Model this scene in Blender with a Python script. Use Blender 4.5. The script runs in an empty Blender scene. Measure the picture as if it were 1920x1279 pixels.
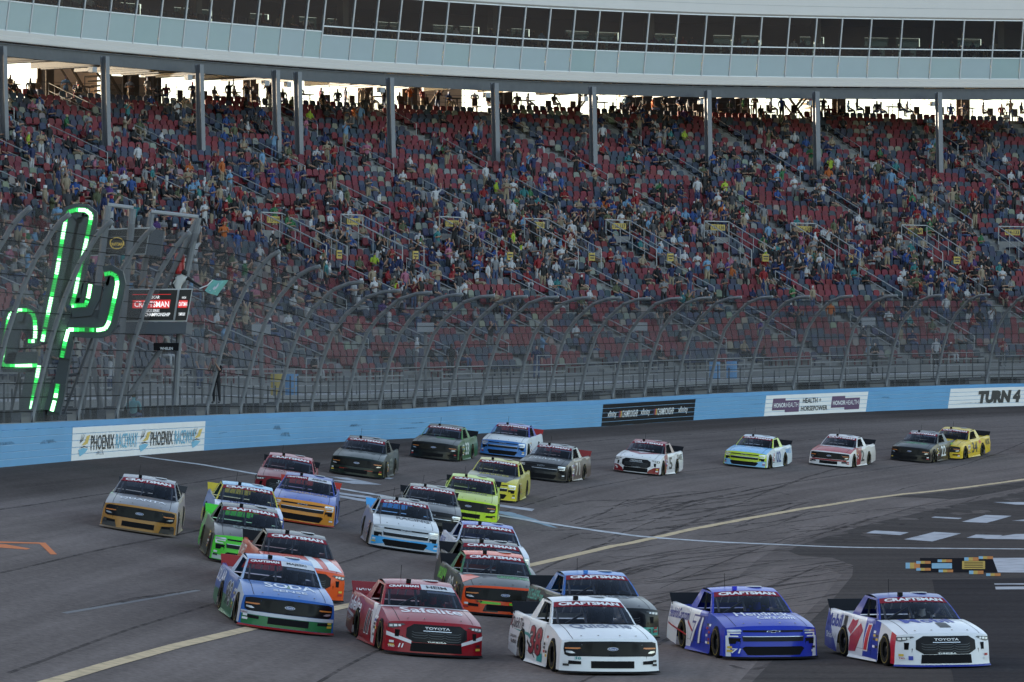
import bpy, bmesh, math, random
import numpy as np
from mathutils import Vector, Matrix
random.seed(7); rng = np.random.default_rng(7)
R = math.radians
sc = bpy.context.scene
col = sc.collection
# ------------------------------------------------------------------ camera, sky, sun, exposure
F = 8000.0; YH = 700.0; H = 5.75                      # focal length (px of a 1920 px wide frame), horizon row, eye height
PITCH = math.atan((YH - 639.5) / F)
cam = bpy.data.objects.new('camera', bpy.data.cameras.new('camera')); col.objects.link(cam)
cam.location = (0, 0, H); cam.rotation_euler = (math.pi / 2 + PITCH, 0, 0)
cam.data.sensor_width = 36; cam.data.lens = 36 * F / 1920; cam.data.clip_start = 1; cam.data.clip_end = 9000
sc.camera = cam
SUN_EL, SUN_AZ = R(5.0), R(-65)                        # low sun behind the grandstand
w = bpy.data.worlds.new('World'); sc.world = w; w.use_nodes = True
nt = w.node_tree; bg = nt.nodes['Background']; sky = nt.nodes.new('ShaderNodeTexSky')
sky.sky_type = 'NISHITA'; sky.sun_disc = False; sky.sun_elevation = SUN_EL; sky.sun_rotation = SUN_AZ
sky.dust_density = 1.5; sky.ozone_density = 0.0; sky.air_density = 0.55
nt.links.new(sky.outputs[0], bg.inputs[0]); bg.inputs[1].default_value = 0.15
sun = bpy.data.objects.new('sun', bpy.data.lights.new('sun', 'SUN')); col.objects.link(sun)
sun.data.energy = 3.0; sun.data.angle = R(0.5); sun.data.color = (1, .86, .66)
sd = Vector((math.sin(SUN_AZ) * math.cos(SUN_EL), math.cos(SUN_AZ) * math.cos(SUN_EL), math.sin(SUN_EL)))
sun.rotation_euler = (-sd).to_track_quat('-Z', 'Y').to_euler()
sc.view_settings.view_transform = 'Standard'; sc.view_settings.look = 'None'
sc.view_settings.gamma = 1; sc.view_settings.exposure = 2.45
sc.cycles.use_denoising = True; sc.cycles.max_bounces = 6; sc.cycles.transparent_max_bounces = 24
sc.cycles.diffuse_bounces = 3; sc.cycles.glossy_bounces = 3; sc.cycles.transmission_bounces = 4
sc.cycles.caustics_reflective = False; sc.cycles.caustics_refractive = False
# ------------------------------------------------------------------ place geometry: wall line, banking, rays
KN = [(-140,4),(-60,5),(0,6.5),(25,9.5),(45,13),(65,19),(85,27),(105,39),(120,49),(135,58),(160,70),(200,84),(260,104)]
def _hd(s): return np.radians(np.interp(s, [k[0] for k in KN], [k[1] for k in KN]))
def _wall():
    S = [0.0]; P = [(-15.5, 129.0)]; ds = .5
    for sg in (1, -1):
        x, y = -15.5, 129.0; s = 0.0
        while -110 < s < 240:
            h = _hd(s + sg * ds / 2); x += sg * math.sin(h) * ds; y += sg * math.cos(h) * ds; s += sg * ds
            (S.append(s), P.append((x, y))) if sg > 0 else (S.insert(0, s), P.insert(0, (x, y)))
    return np.array(S), np.array(P)
WS, WP = _wall(); WH = _hd(WS); WN = np.stack([-np.cos(WH), np.sin(WH)], 1)
def zw(s): return np.interp(s, [-110,60,84,98,122,150,240], [2.9,2.9,3.15,3.45,3.9,4.1,4.2])
def bank(s): return np.interp(s, [-110,10,30,50,90,240], [.165,.155,.125,.105,.09,.09])
def hd(s): return float(np.interp(s, WS, WH))
def off(s, o):
    x = np.interp(s, WS, WP[:,0]); y = np.interp(s, WS, WP[:,1]); h = np.interp(s, WS, WH)
    return x - o * np.cos(h), y + o * np.sin(h)
def off3(s, o, z):
    x, y = off(s, o); return (float(x), float(y), float(z))
def wall_coords(x, y):
    x = np.atleast_1d(np.asarray(x, float)); y = np.atleast_1d(np.asarray(y, float))
    i = np.argmin((x[:,None] - WP[None,:,0])**2 + (y[:,None] - WP[None,:,1])**2, axis=1)
    wd = -((x - WP[i,0]) * WN[i,0] + (y - WP[i,1]) * WN[i,1])
    return WS[i], wd
def ground_np(x, y):
    s, wd = wall_coords(x, y)
    q = zw(s) - bank(s) * np.maximum(wd, -1.5); k = .3
    return k * np.logaddexp(0, q / k), s, wd
def gz(x, y): return float(ground_np(x, y)[0][0])
def ray(px, py):
    d = Vector(((px - 960) / F, 1, (639.5 - py) / F)); c, s_ = math.cos(PITCH), math.sin(PITCH)
    return Vector((d.x, d.y * c - d.z * s_, d.y * s_ + d.z * c))
def at(px, py, Y):
    r = ray(px, py); t = Y / r.y; return Vector((r.x * t, Y, H + r.z * t))
def ground_at(px, py):
    lo, hi = 20.0, 300.0
    Ys = np.linspace(20, 300, 400); r = ray(px, py)
    dz = H + r.z / r.y * Ys - ground_np(r.x / r.y * Ys, Ys)[0]
    i = int(np.argmax(dz < 0)) if (dz < 0).any() else 399
    lo, hi = Ys[max(i - 1, 0)], Ys[i]
    for _ in range(25):
        m = (lo + hi) / 2; p = at(px, py, m)
        if p.z - gz(p.x, p.y) > 0: lo = m
        else: hi = m
    p = at(px, py, lo); p.z = gz(p.x, p.y); return p
def arc_at(px, o):
    x, y = off(WS, o); k = (WS > -95) & (WS < 225); p = 960 + F * x / np.maximum(y, 5)
    return float(np.interp(px, p[k], WS[k]))
def topx(v):
    d = v[1]; return 960 + F * v[0] / d, YH - F * (v[2] - H) / d
# ------------------------------------------------------------------ helpers
def lin(h):
    h = h.lstrip('#'); v = [int(h[i:i+2], 16) / 255 for i in (0, 2, 4)]
    return tuple(c / 12.92 if c <= .04045 else ((c + .055) / 1.055) ** 2.4 for c in v)
MATS = {}
def mat(name, c=(.5,.5,.5), rough=.6, metal=0.0, coat=0.0, noise=0.0, nscale=6.0, emit=0.0, spec=.5, bump=0.0, coord='Object'):
    if name in MATS: return MATS[name]
    if isinstance(c, str): c = lin(c)
    m = bpy.data.materials.new(name); m.use_nodes = True; MATS[name] = m
    n = m.node_tree.nodes; l = m.node_tree.links; b = n['Principled BSDF']
    b.inputs['Base Color'].default_value = (*c, 1); b.inputs['Roughness'].default_value = rough
    b.inputs['Metallic'].default_value = metal; b.inputs['Coat Weight'].default_value = coat; b.inputs['Coat Roughness'].default_value = .06
    b.inputs['Specular IOR Level'].default_value = spec
    if emit: b.inputs['Emission Color'].default_value = (*c, 1); b.inputs['Emission Strength'].default_value = emit
    if noise or bump:
        tc = n.new('ShaderNodeTexCoord'); nz = n.new('ShaderNodeTexNoise'); nz.inputs['Scale'].default_value = nscale; nz.inputs['Detail'].default_value = 5
        l.new(tc.outputs[coord], nz.inputs['Vector'])
        if noise:
            mx = n.new('ShaderNodeMix'); mx.data_type = 'RGBA'
            mx.inputs[6].default_value = (*[v * (1 - noise) for v in c], 1); mx.inputs[7].default_value = (*[min(1, v * (1 + noise)) for v in c], 1)
            l.new(nz.outputs['Fac'], mx.inputs[0]); l.new(mx.outputs[2], b.inputs['Base Color'])
        if bump:
            bp = n.new('ShaderNodeBump'); bp.inputs['Strength'].default_value = bump; bp.inputs['Distance'].default_value = .02
            l.new(nz.outputs['Fac'], bp.inputs['Height']); l.new(bp.outputs[0], b.inputs['Normal'])
    return m
def objcol_mat(name, rough=.7, attr=None):
    m = bpy.data.materials.new(name); m.use_nodes = True; n = m.node_tree.nodes; b = n['Principled BSDF']
    if attr: a = n.new('ShaderNodeAttribute'); a.attribute_name = attr
    else: a = n.new('ShaderNodeObjectInfo')
    m.node_tree.links.new(a.outputs['Color'], b.inputs['Base Color']); b.inputs['Roughness'].default_value = rough; b.inputs['Specular IOR Level'].default_value = .2
    return m
class MB:
    def __init__(s): s.v = []; s.f = []; s.m = []
    def add(s, vs, fs, mi=0):
        b = len(s.v); s.v += [tuple(v) for v in vs]; s.f += [tuple(i + b for i in f) for f in fs]; s.m += [mi] * len(fs); return s
    def quad(s, a, b, c, d, mi=0): return s.add([a, b, c, d], [(0, 1, 2, 3)], mi)
    def hexa(s, p, mi=0):              # 8 corners: bottom 4 ccw, top 4 ccw
        return s.add(p, [(3,2,1,0),(4,5,6,7),(0,1,5,4),(1,2,6,5),(2,3,7,6),(3,0,4,7)], mi)
    def box(s, c, sz, mi=0, M=None):
        x, y, z = [q / 2 for q in sz]; p = [(-x,-y,-z),(x,-y,-z),(x,y,-z),(-x,y,-z),(-x,-y,z),(x,-y,z),(x,y,z),(-x,y,z)]
        p = [Vector(q) + Vector(c) for q in p]
        if M is not None: p = [M @ q for q in p]
        return s.hexa(p, mi)
    def tube(s, pts, r, n=6, mi=0, cap=True):
        pts = [Vector(p) for p in pts]; rs = r if isinstance(r, (list, tuple)) else [r] * len(pts)
        vs = []; up = Vector((0, 0, 1))
        for i, p in enumerate(pts):
            t = (pts[min(i + 1, len(pts) - 1)] - pts[max(i - 1, 0)]).normalized()
            a = t.cross(up)
            if a.length < .05: a = t.cross(Vector((1, 0, 0)))
            a.normalize(); b = a.cross(t)
            for k in range(n):
                q = 2 * math.pi * (k + .5) / n; vs.append(p + rs[i] * (a * math.cos(q) + b * math.sin(q)))
        fs = [(i * n + k, i * n + (k + 1) % n, (i + 1) * n + (k + 1) % n, (i + 1) * n + k) for i in range(len(pts) - 1) for k in range(n)]
        if cap: fs += [tuple(range(n)), tuple(range((len(pts) - 1) * n, len(pts) * n))]
        return s.add(vs, fs, mi)
    def lathe(s, prof, n=16, M=None, mi=0):   # prof: (r, h) round local Z
        vs = [Vector((r * math.cos(2*math.pi*k/n), r * math.sin(2*math.pi*k/n), h)) for r, h in prof for k in range(n)]
        if M is not None: vs = [M @ v for v in vs]
        fs = [(i*n+k, i*n+(k+1)%n, (i+1)*n+(k+1)%n, (i+1)*n+k) for i in range(len(prof)-1) for k in range(n)]
        return s.add(vs, fs, mi)
    def grid(s, fn, us, vs_, mi=0, skip=None):
        nu, nv = len(us), len(vs_); V = [fn(u, v) for u in us for v in vs_]
        fs = [(i*nv+j, (i+1)*nv+j, (i+1)*nv+j+1, i*nv+j+1) for i in range(nu-1) for j in range(nv-1) if not (skip and skip(i, j))]
        return s.add(V, fs, mi)
    def mesh(s, name, mats, smooth=False):
        me = bpy.data.meshes.new(name); me.from_pydata(s.v, [], s.f)
        for m in (mats if isinstance(mats, (list, tuple)) else [mats]): me.materials.append(m)
        if any(s.m): me.polygons.foreach_set('material_index', s.m)
        if smooth: me.polygons.foreach_set('use_smooth', [True] * len(s.f)); 
        me.update(); return me
    def build(s, name, mats, parent=None, smooth=False, matrix=None):
        return link(name, s.mesh(name, mats, smooth), parent, matrix)
def link(name, me, parent=None, matrix=None):
    o = bpy.data.objects.new(name, me); col.objects.link(o)
    if parent is not None: o.parent = parent
    if matrix is not None: o.matrix_local = matrix
    return o
def empty(name, loc=(0, 0, 0), M=None):
    o = bpy.data.objects.new(name, None); col.objects.link(o); o.empty_display_size = .2
    if M is not None: o.matrix_world = M
    else: o.location = loc
    return o
def tag(o, label=None, cat=None, group=None, kind=None):
    if label: o['label'] = label
    if cat: o['category'] = cat
    if group: o['group'] = group
    if kind: o['kind'] = kind
    return o
def rel(mb, loc):                       # shift world-space geometry to a thing's own origin
    mb.v = [(v[0] - loc[0], v[1] - loc[1], v[2] - loc[2]) for v in mb.v]; return mb
# ------------------------------------------------------------------ lettering (all text meshes made in one go)
TEXTS = {}
def want(*items):
    obs = []
    for s in items:
        k = s if isinstance(s, tuple) else (s, .02, 0)
        if k in TEXTS: continue
        cu = bpy.data.curves.new('t', 'FONT'); cu.body = k[0]; cu.size = 1; cu.offset = k[1]; cu.shear = k[2]; cu.resolution_u = 2
        o = bpy.data.objects.new('t', cu); col.objects.link(o); obs.append((k, o))
    bpy.context.view_layer.update(); dg = bpy.context.evaluated_depsgraph_get()
    for k, o in obs:
        me = bpy.data.meshes.new_from_object(o.evaluated_get(dg))
        bm = bmesh.new(); bm.from_mesh(me); ys_ = [v.co.y for v in bm.verts]; xs_ = [v.co.x for v in bm.verts]; hh = max(ys_) - min(ys_)
        cuts = [(1, min(ys_) + hh * q / 6) for q in range(1, 6)] + [(0, x) for x in np.arange(min(xs_) + .3 * hh, max(xs_), .3 * hh)]
        for ax, c_ in cuts:                    # cut so that the letters can follow a curved surface
            no = [0, 0, 0]; no[ax] = 1; co = [0, 0, 0]; co[ax] = c_; bmesh.ops.bisect_plane(bm, geom=bm.verts[:] + bm.edges[:] + bm.faces[:], plane_co=co, plane_no=no)
        bm.verts.index_update(); V = np.array([v.co[:2] for v in bm.verts]); Fc = [tuple(v.index for v in f.verts) for f in bm.faces]; bm.free()
        V = V - V.min(0); V /= V[:,1].max()
        TEXTS[k] = (V, Fc, float(V[:,0].max())); bpy.data.meshes.remove(me)
    for k, o in obs:
        c = o.data; bpy.data.objects.remove(o); bpy.data.curves.remove(c)
def letter(mb, key, fn, size, mi=0):     # size=(w,h) box, text mapped from (0..w,0..h) through fn
    if not isinstance(key, tuple): key = (key, .02, 0)
    V, Fc, w_ = TEXTS[key]; b = [fn(v[0] / w_ * size[0], v[1] * size[1]) for v in V]
    return mb.add(b, Fc, mi)
B, BI = .03, .25
want(('CRAFTSMAN',.02,0),('CRAFTSMAN',.05,0),'MAJESKI','HEIM','ANKRUM','TOYOTA','TUNDRA',('Ford',.01,.3),'SODA','SENSE','Safelite','Mobil','1','SiriusXM',('Hendrick',.02,.2),('Cars.com',.02,.2),
     ('HendrickCars.com',.02,.2),'QUANTA','QuickTie','38','11','71','98','99','33','02','5','2','22','34','LONG JOHN','SILVERS','PLAYOFFS','PLACEofHOPE.com','21',
     ('PHOENIX',.01,.15),('RACEWAY',.01,.15),('xfinity',0,.1),('CHAMPIONSHIP',.02,.2),('CHAMPIONSHIP',.005,.2),('HONOR',.02,0),('HEALTH',-.005,0),'HEALTH +','HORSEPOWER',('TURN 4',.075,.2),
     ('NASCAR',.02,.2),('TRUCK SERIES',.01,.2),'WHELEN','129-138','128-137','127-136','126-135','125-134','124-133','130-139','131-140','132-141','123-132',
     ('71',.02,.2),('1',.04,.2),('11',.05,.25),('38',.07,0),('98',.07,0),('1',.10,.2),('71',.08,.2),('11',.10,.25),'SOLAR','SAFETY','AMERICAN','SERVICES','RACING','TRICON','TRD','CROSSROADS','DELIVERY','CAROLINA','SAFE','HRC')
# ------------------------------------------------------------------ materials
def asphalt(name, c, streak=.22, uv=True, rough=.9):
    m = bpy.data.materials.new(name); m.use_nodes = True; n = m.node_tree.nodes; l = m.node_tree.links; b = n['Principled BSDF']
    tc = n.new('ShaderNodeTexCoord'); mp = n.new('ShaderNodeMapping'); l.new(tc.outputs['UV' if uv else 'Object'], mp.inputs[0])
    mp.inputs['Scale'].default_value = (.02, .9, 1) if uv else (.1, .9, 1)
    n1 = n.new('ShaderNodeTexNoise'); n1.inputs['Scale'].default_value = 1.0; n1.inputs['Detail'].default_value = 7; n1.inputs['Roughness'].default_value = .65; l.new(mp.outputs[0], n1.inputs[0])
    n2 = n.new('ShaderNodeTexNoise'); n2.inputs['Scale'].default_value = .12; n2.inputs['Detail'].default_value = 4; l.new(tc.outputs['Object'], n2.inputs[0])
    n3 = n.new('ShaderNodeTexNoise'); n3.inputs['Scale'].default_value = 7; n3.inputs['Detail'].default_value = 6; n3.inputs['Roughness'].default_value = .75; l.new(tc.outputs['Object'], n3.inputs[0])
    def ramp(src, lo, hi, a, bb):
        r = n.new('ShaderNodeMapRange'); l.new(src, r.inputs[0]); r.inputs[1].default_value = lo; r.inputs[2].default_value = hi; r.inputs[3].default_value = a; r.inputs[4].default_value = bb; return r.outputs[0]
    def mul(a, bb):
        q = n.new('ShaderNodeMath'); q.operation = 'MULTIPLY'; l.new(a, q.inputs[0]); l.new(bb, q.inputs[1]); return q.outputs[0]
    f = mul(mul(ramp(n1.outputs[0], .3, .7, 1 - streak, 1 + streak), ramp(n2.outputs[0], .3, .7, .88, 1.12)), ramp(n3.outputs[0], .25, .75, .66, 1.34))
    if uv:                                # rubbered-in lanes beside the wall and along the groove: dark tyre rubber on the surface
        sx = n.new('ShaderNodeSeparateXYZ'); l.new(tc.outputs['UV'], sx.inputs[0])
        cr = n.new('ShaderNodeFloatCurve'); mr = ramp(sx.outputs[1], 0, 40, 0, 1); l.new(mr, cr.inputs[1])
        c_ = cr.mapping.curves[0]; pts = [(0, .8), (.03, .55), (.075, .6), (.11, .95), (.3, .93), (.42, 1.0), (1, .96)]
        while len(c_.points) < len(pts): c_.points.new(.5, .5)
        for p_, q_ in zip(c_.points, pts): p_.location = q_
        cr.mapping.update(); f = mul(f, cr.outputs[0])
    vm = n.new('ShaderNodeVectorMath'); vm.operation = 'SCALE'; vm.inputs[0].default_value = c; l.new(f, vm.inputs['Scale']); l.new(vm.outputs[0], b.inputs['Base Color'])
    b.inputs['Roughness'].default_value = rough; b.inputs['Specular IOR Level'].default_value = 0
    bp = n.new('ShaderNodeBump'); bp.inputs['Strength'].default_value = .25; bp.inputs['Distance'].default_value = .01; l.new(n3.outputs[0], bp.inputs['Height']); l.new(bp.outputs[0], b.inputs['Normal'])
    MATS[name] = m; return m
ASPH = asphalt('asphalt', (.168, .140, .130))
ASPD = asphalt('asphalt_sealed', (.084, .073, .069), .2, False); ASPB = asphalt('asphalt_dark', (.054, .049, .050), .2, False)
def paint_mat(name, c, wear=.35, sc_=3.0):   # road paint with worn gaps in tone
    m = mat(name, c, .9, spec=0); n = m.node_tree.nodes; l = m.node_tree.links; b = n['Principled BSDF']
    tc = n.new('ShaderNodeTexCoord'); nz = n.new('ShaderNodeTexNoise'); nz.inputs['Scale'].default_value = sc_; nz.inputs['Detail'].default_value = 8; l.new(tc.outputs['Object'], nz.inputs[0])
    cr = n.new('ShaderNodeValToRGB'); cr.color_ramp.elements[0].position = .3; cr.color_ramp.elements[1].position = .55
    cc = lin(c) if isinstance(c, str) else c
    cr.color_ramp.elements[0].color = (*[v * (1 - wear) + .07 * wear for v in cc], 1); cr.color_ramp.elements[1].color = (*cc, 1)
    l.new(nz.outputs[0], cr.inputs[0]); l.new(cr.outputs[0], b.inputs['Base Color']); return m
YEL = paint_mat('paint_yellow', (.60, .46, .30)); WHT = paint_mat('paint_white', (.55, .55, .57), .5); WHT2 = paint_mat('paint_white_block', (.46, .46, .49), .45, 1.6)
CONC = mat('concrete', (.20, .195, .19), .9, noise=.25, nscale=1.5); CONCL = mat('concrete_light', (.42, .42, .42), .9, noise=.2, nscale=2)
STEEL = mat('galvanised_steel', (.17, .178, .186), .6, .1, noise=.25, nscale=5); STEELD = mat('steel_dark', (.065, .07, .08), .5, .2, noise=.2, nscale=3)
RAIL = mat('rail_galvanised', (.33, .335, .34), .5, .2); RAILD = mat('rail_grey', (.2, .21, .22), .5, .3)
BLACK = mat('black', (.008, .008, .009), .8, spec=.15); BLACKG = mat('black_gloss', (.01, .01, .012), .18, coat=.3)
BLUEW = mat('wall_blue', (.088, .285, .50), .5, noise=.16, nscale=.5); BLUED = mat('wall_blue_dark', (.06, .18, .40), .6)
def glass_mat(name, tint, refl=.12, rough=.02):
    m = bpy.data.materials.new(name); m.use_nodes = True; n = m.node_tree.nodes; l = m.node_tree.links
    n.remove(n['Principled BSDF']); t = n.new('ShaderNodeBsdfTransparent'); t.inputs[0].default_value = (*tint, 1)
    g = n.new('ShaderNodeBsdfGlossy'); g.inputs['Roughness'].default_value = rough; g.inputs[0].default_value = (.62, .68, .8, 1)
    fr = n.new('ShaderNodeFresnel'); fr.inputs[0].default_value = 1.45; ad = n.new('ShaderNodeMath'); ad.operation = 'ADD'; ad.inputs[1].default_value = refl; l.new(fr.outputs[0], ad.inputs[0])
    mx = n.new('ShaderNodeMixShader'); l.new(ad.outputs[0], mx.inputs[0]); l.new(t.outputs[0], mx.inputs[1]); l.new(g.outputs[0], mx.inputs[2])
    l.new(mx.outputs[0], n['Material Output'].inputs[0]); MATS[name] = m; return m
WSG = glass_mat('windscreen_glass', (.62, .65, .72), -.01); SUITEG = glass_mat('suite_glass', (.36, .40, .39), .08); SIDEG = glass_mat('screen_glass', (.6, .62, .66), .03)
def mesh_mat():
    m = bpy.data.materials.new('chain_link'); m.use_nodes = True; n = m.node_tree.nodes; l = m.node_tree.links; b = n['Principled BSDF']
    b.inputs['Base Color'].default_value = (.14, .142, .148, 1); b.inputs['Roughness'].default_value = .6; b.inputs['Metallic'].default_value = .2
    tc = n.new('ShaderNodeTexCoord'); sx = n.new('ShaderNodeSeparateXYZ'); l.new(tc.outputs['UV'], sx.inputs[0])
    outs = []
    for sg in (1, -1):
        a = n.new('ShaderNodeMath'); a.operation = 'MULTIPLY'; a.inputs[1].default_value = sg; l.new(sx.outputs[1], a.inputs[0])
        s_ = n.new('ShaderNodeMath'); s_.operation = 'ADD'; l.new(sx.outputs[0], s_.inputs[0]); l.new(a.outputs[0], s_.inputs[1])
        d = n.new('ShaderNodeMath'); d.operation = 'DIVIDE'; d.inputs[1].default_value = .075; l.new(s_.outputs[0], d.inputs[0])
        f = n.new('ShaderNodeMath'); f.operation = 'FRACT'; l.new(d.outputs[0], f.inputs[0])
        g = n.new('ShaderNodeMath'); g.operation = 'LESS_THAN'; g.inputs[1].default_value = .205; l.new(f.outputs[0], g.inputs[0]); outs.append(g)
    mx = n.new('ShaderNodeMath'); mx.operation = 'MAXIMUM'; l.new(outs[0].outputs[0], mx.inputs[0]); l.new(outs[1].outputs[0], mx.inputs[1])
    l.new(mx.outputs[0], b.inputs['Alpha']); MATS['chain_link'] = m; return m
CHAIN = mesh_mat()
# ------------------------------------------------------------------ the ground
g = MB(); g.quad((-6000, -3000, -.3), (6000, -3000, -.3), (6000, 9000, -.3), (-6000, 9000, -.3))
tag(g.build('ground', mat('desert_ground', (.16, .13, .10), .95, noise=.3, nscale=.05)), kind='structure')
def build_track():
    xs = np.arange(-45, 76, .8); ys = np.arange(-15, 276, .8)
    X, Y = np.meshgrid(xs, ys, indexing='ij'); x = X.ravel(); y = Y.ravel(); z = np.empty_like(x); s = np.empty_like(x); wd = np.empty_like(x)
    for a in range(0, len(x), 8000):
        z[a:a+8000], s[a:a+8000], wd[a:a+8000] = ground_np(x[a:a+8000], y[a:a+8000])
    ny = len(ys); idx = np.arange(len(x)).reshape(len(xs), ny)
    f = np.stack([idx[:-1,:-1], idx[1:,:-1], idx[1:,1:], idx[:-1,1:]], -1).reshape(-1, 4)
    keep = (wd[f] > -6).any(1) & (wd[f] < 90).all(1); f = f[keep]
    me = bpy.data.meshes.new('track'); me.from_pydata(np.stack([x, y, z], 1).tolist(), [], f.tolist())
    uv = me.uv_layers.new(name='UVMap'); vi = np.empty(len(me.loops), int); me.loops.foreach_get('vertex_index', vi)
    uv.data.foreach_set('uv', np.stack([s[vi], wd[vi]], 1).ravel()); me.polygons.foreach_set('use_smooth', [True] * len(f))
    me.materials.append(ASPH); return tag(link('racetrack', me), kind='structure')
track = build_track()
def drape(polys, m, name, parent=None, lift=.006, step=1.2, smooth=True):   # polygons given as ground points (x, y), cut on a grid and laid on the banking
    bm = bmesh.new()
    for poly in polys:
        bm.faces.new([bm.verts.new((p[0], p[1], 0)) for p in poly])
    bmesh.ops.triangulate(bm, faces=bm.faces[:])
    for ax in (0, 1):
        vs = [v.co[ax] for v in bm.verts]; a = math.floor(min(vs) / step) * step
        while a < max(vs):
            a += step; no = [0, 0, 0]; no[ax] = 1; co = [0, 0, 0]; co[ax] = a
            bmesh.ops.bisect_plane(bm, geom=bm.verts[:] + bm.edges[:] + bm.faces[:], plane_co=co, plane_no=no)
    xy = np.array([v.co[:2] for v in bm.verts]); z = ground_np(xy[:,0], xy[:,1])[0]
    for v, q in zip(bm.verts, z): v.co.z = q + lift
    for f in bm.faces:
        if f.normal.z < 0: f.normal_flip()
    me = bpy.data.meshes.new(name); bm.to_mesh(me); bm.free(); me.materials.append(m)
    return tag(link(name, me, parent), kind=None)
def gp(pts): return [ground_at(*p) for p in pts]
def line_polys(pts, wd, dense=1.0, tap=None):
    P = gp(pts); Q = [P[0]]
    for a, b in zip(P, P[1:]):
        n = max(1, int((b - a).length / dense))
        for k in range(1, n + 1): Q.append(a.lerp(b, k / n))
    L = []
    for i, p in enumerate(Q):
        t = (Q[min(i + 1, len(Q) - 1)] - Q[max(i - 1, 0)]); t.z = 0; t.normalize(); w_ = wd * (tap(i / (len(Q) - 1)) if tap else 1)
        L.append((p + Vector((-t.y, t.x, 0)) * w_ / 2, p - Vector((-t.y, t.x, 0)) * w_ / 2))
    return [[a[0], b[0], b[1], a[1]] for a, b in zip(L, L[1:])]
pv = lambda polys, m, name, lift=.006, step=1.2: tag(drape(polys, m, name, track, lift, step), None)
pv([gp([(1380,1285),(1430,1230),(1545,1118),(1578,1078),(1540,1056),(1440,1062),(1380,1085),(1420,1050),(1470,1018),(1625,972),(1780,941),(1925,914),(2060,890),(2300,897),(2400,1285)])], asphalt('asphalt_worn', (.140, .118, .110), .25, False), 'worn_asphalt', .003)
o = pv([gp([(1405,1285),(1450,1237),(1500,1185),(1561,1125),(1598,1080),(1600,1060),(1560,1046),(1500,1042),(1478,1034),(1500,1022),(1560,1003),(1640,980),(1786,947),(1925,918),(2060,893),(2300,900),(2400,1285)])], ASPD, 'sealed_asphalt', .005)
pv([gp([(1748,1088),(2200,1078),(2300,1285),(1790,1285)])], ASPB, 'fresh_asphalt', .009)
pv([gp([(1670,931),(1790,936),(1925,913),(2040,890),(2040,884),(1925,902)])], ASPD, 'asphalt_strip', .0055)
pv(line_polys([(-60,1325),(90,1281),(200,1248),(330,1212),(440,1186),(560,1157),(700,1125),(850,1091),(1000,1059),(1150,1024),(1300,992),(1500,955),(1700,926),(1920,899),(2100,880)], .29), YEL, 'yellow_line', .011)
pv(line_polys([(262,856),(380,872),(490,891),(640,917),(800,944),(930,966),(1080,990),(1200,1006),(1320,1015),(1450,1021),(1600,1027),(1920,1030),(2150,1030)], .62), WHT, 'white_line', .012)
for a in ([(628,887),(690,892),(735,898)],[(630,925),(700,934)],[(632,895),(690,906),(640,904)],[(628,930),(690,940)]):
    pv(line_polys(a, 1.0), WHT2, 'paint_stripe', .010)
pv(line_polys([(932,958),(985,972),(1042,990)], 1.1, 1.0, lambda t: 1 - .85*t), mat('paint_sky', (.26, .33, .38), .9, noise=.3, spec=0), 'paint_arrow', .008)
pv(line_polys([(935,948),(1000,957)], 1.0), WHT2, 'paint_stripe', .008)
for q in ([(1624,1000),(1640,995),(1704,999),(1688,1004)],[(1695,1012),(1752,998),(1802,1001),(1748,1016)],[(1746,971),(1753,969),(1804,972),(1797,974)],[(1803,979),(1848,966),(1897,968),(1850,981)],
          [(1812,1009),(1830,1003),(1880,1004),(1865,1010)],[(1840,1011),(1905,1002),(1990,1002),(1990,1013)],[(1863,942),(1990,941),(1990,948),(1905,947)],[(1897,977),(1990,968),(1990,980)],
          [(1861,1047),(2100,1046),(2100,1076),(1871,1074)],[(1864,1095),(2050,1094),(2050,1097),(1865,1097)],[(1866,1101),(2050,1100),(2050,1105),(1867,1106)]):
    pv([gp(q)], WHT2, 'paint_block', .013)
CT = {'s': mat('paint_blue_tile', (.22, .37, .46), .9, noise=.15, spec=0), 'y': mat('paint_gold_tile', (.45, .31, .09), .9, noise=.15, spec=0), 'o': mat('paint_orange_tile', (.45, .19, .07), .9, noise=.15, spec=0), 'k': mat('paint_black_tile', (.018, .017, .019), .9, spec=0), 'w': WHT2}
def tile(x0, y0, x1, y1, c, lift=.013): pv([gp([(x0, y1), (x1, y1), (x1, y0), (x0, y0)])], CT[c], 'painted_tile', lift)
tile(1725,1047,1880,1074,'k',.012)
for x0,y0,n in ((1698,1056,0),(1718,1053,1),(1718,1066,1),(1758,1050,1),(1760,1069,1),(1808,1046,2),(1817,1071,2),(1835,1044,1),(1849,1076,1)):
    h = 11 if n == 0 else 3.5 + n * 1.5
    for k, c in enumerate('syo'): tile(x0 + k * 8, y0, x0 + k * 8 + (11 if c == 'o' else 8), y0 + h, c, .015)
tile(1747,1057,1785,1067,'s',.016); tile(1804,1053,1847,1068,'y',.016)
for k in range(4): tile(1808, 1055 + 3.2*k, 1843, 1056 + 3.2*k, 'k', .019)
ORG = mat('paint_orange', (.62, .22, .11), .9, noise=.1, spec=0)
pv([gp([(-60,1014),(85,1018),(107,1040),(95,1040),(74,1020),(-60,1017)])], ORG, 'orange_emblem'); pv([gp([(-40,1020),(10,1021),(57,1029),(50,1031),(-40,1024)])], ORG, 'orange_emblem')
SK = mat('rubber_mark', (.090, .078, .074), .9, noise=.35, nscale=2, spec=0)
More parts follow.
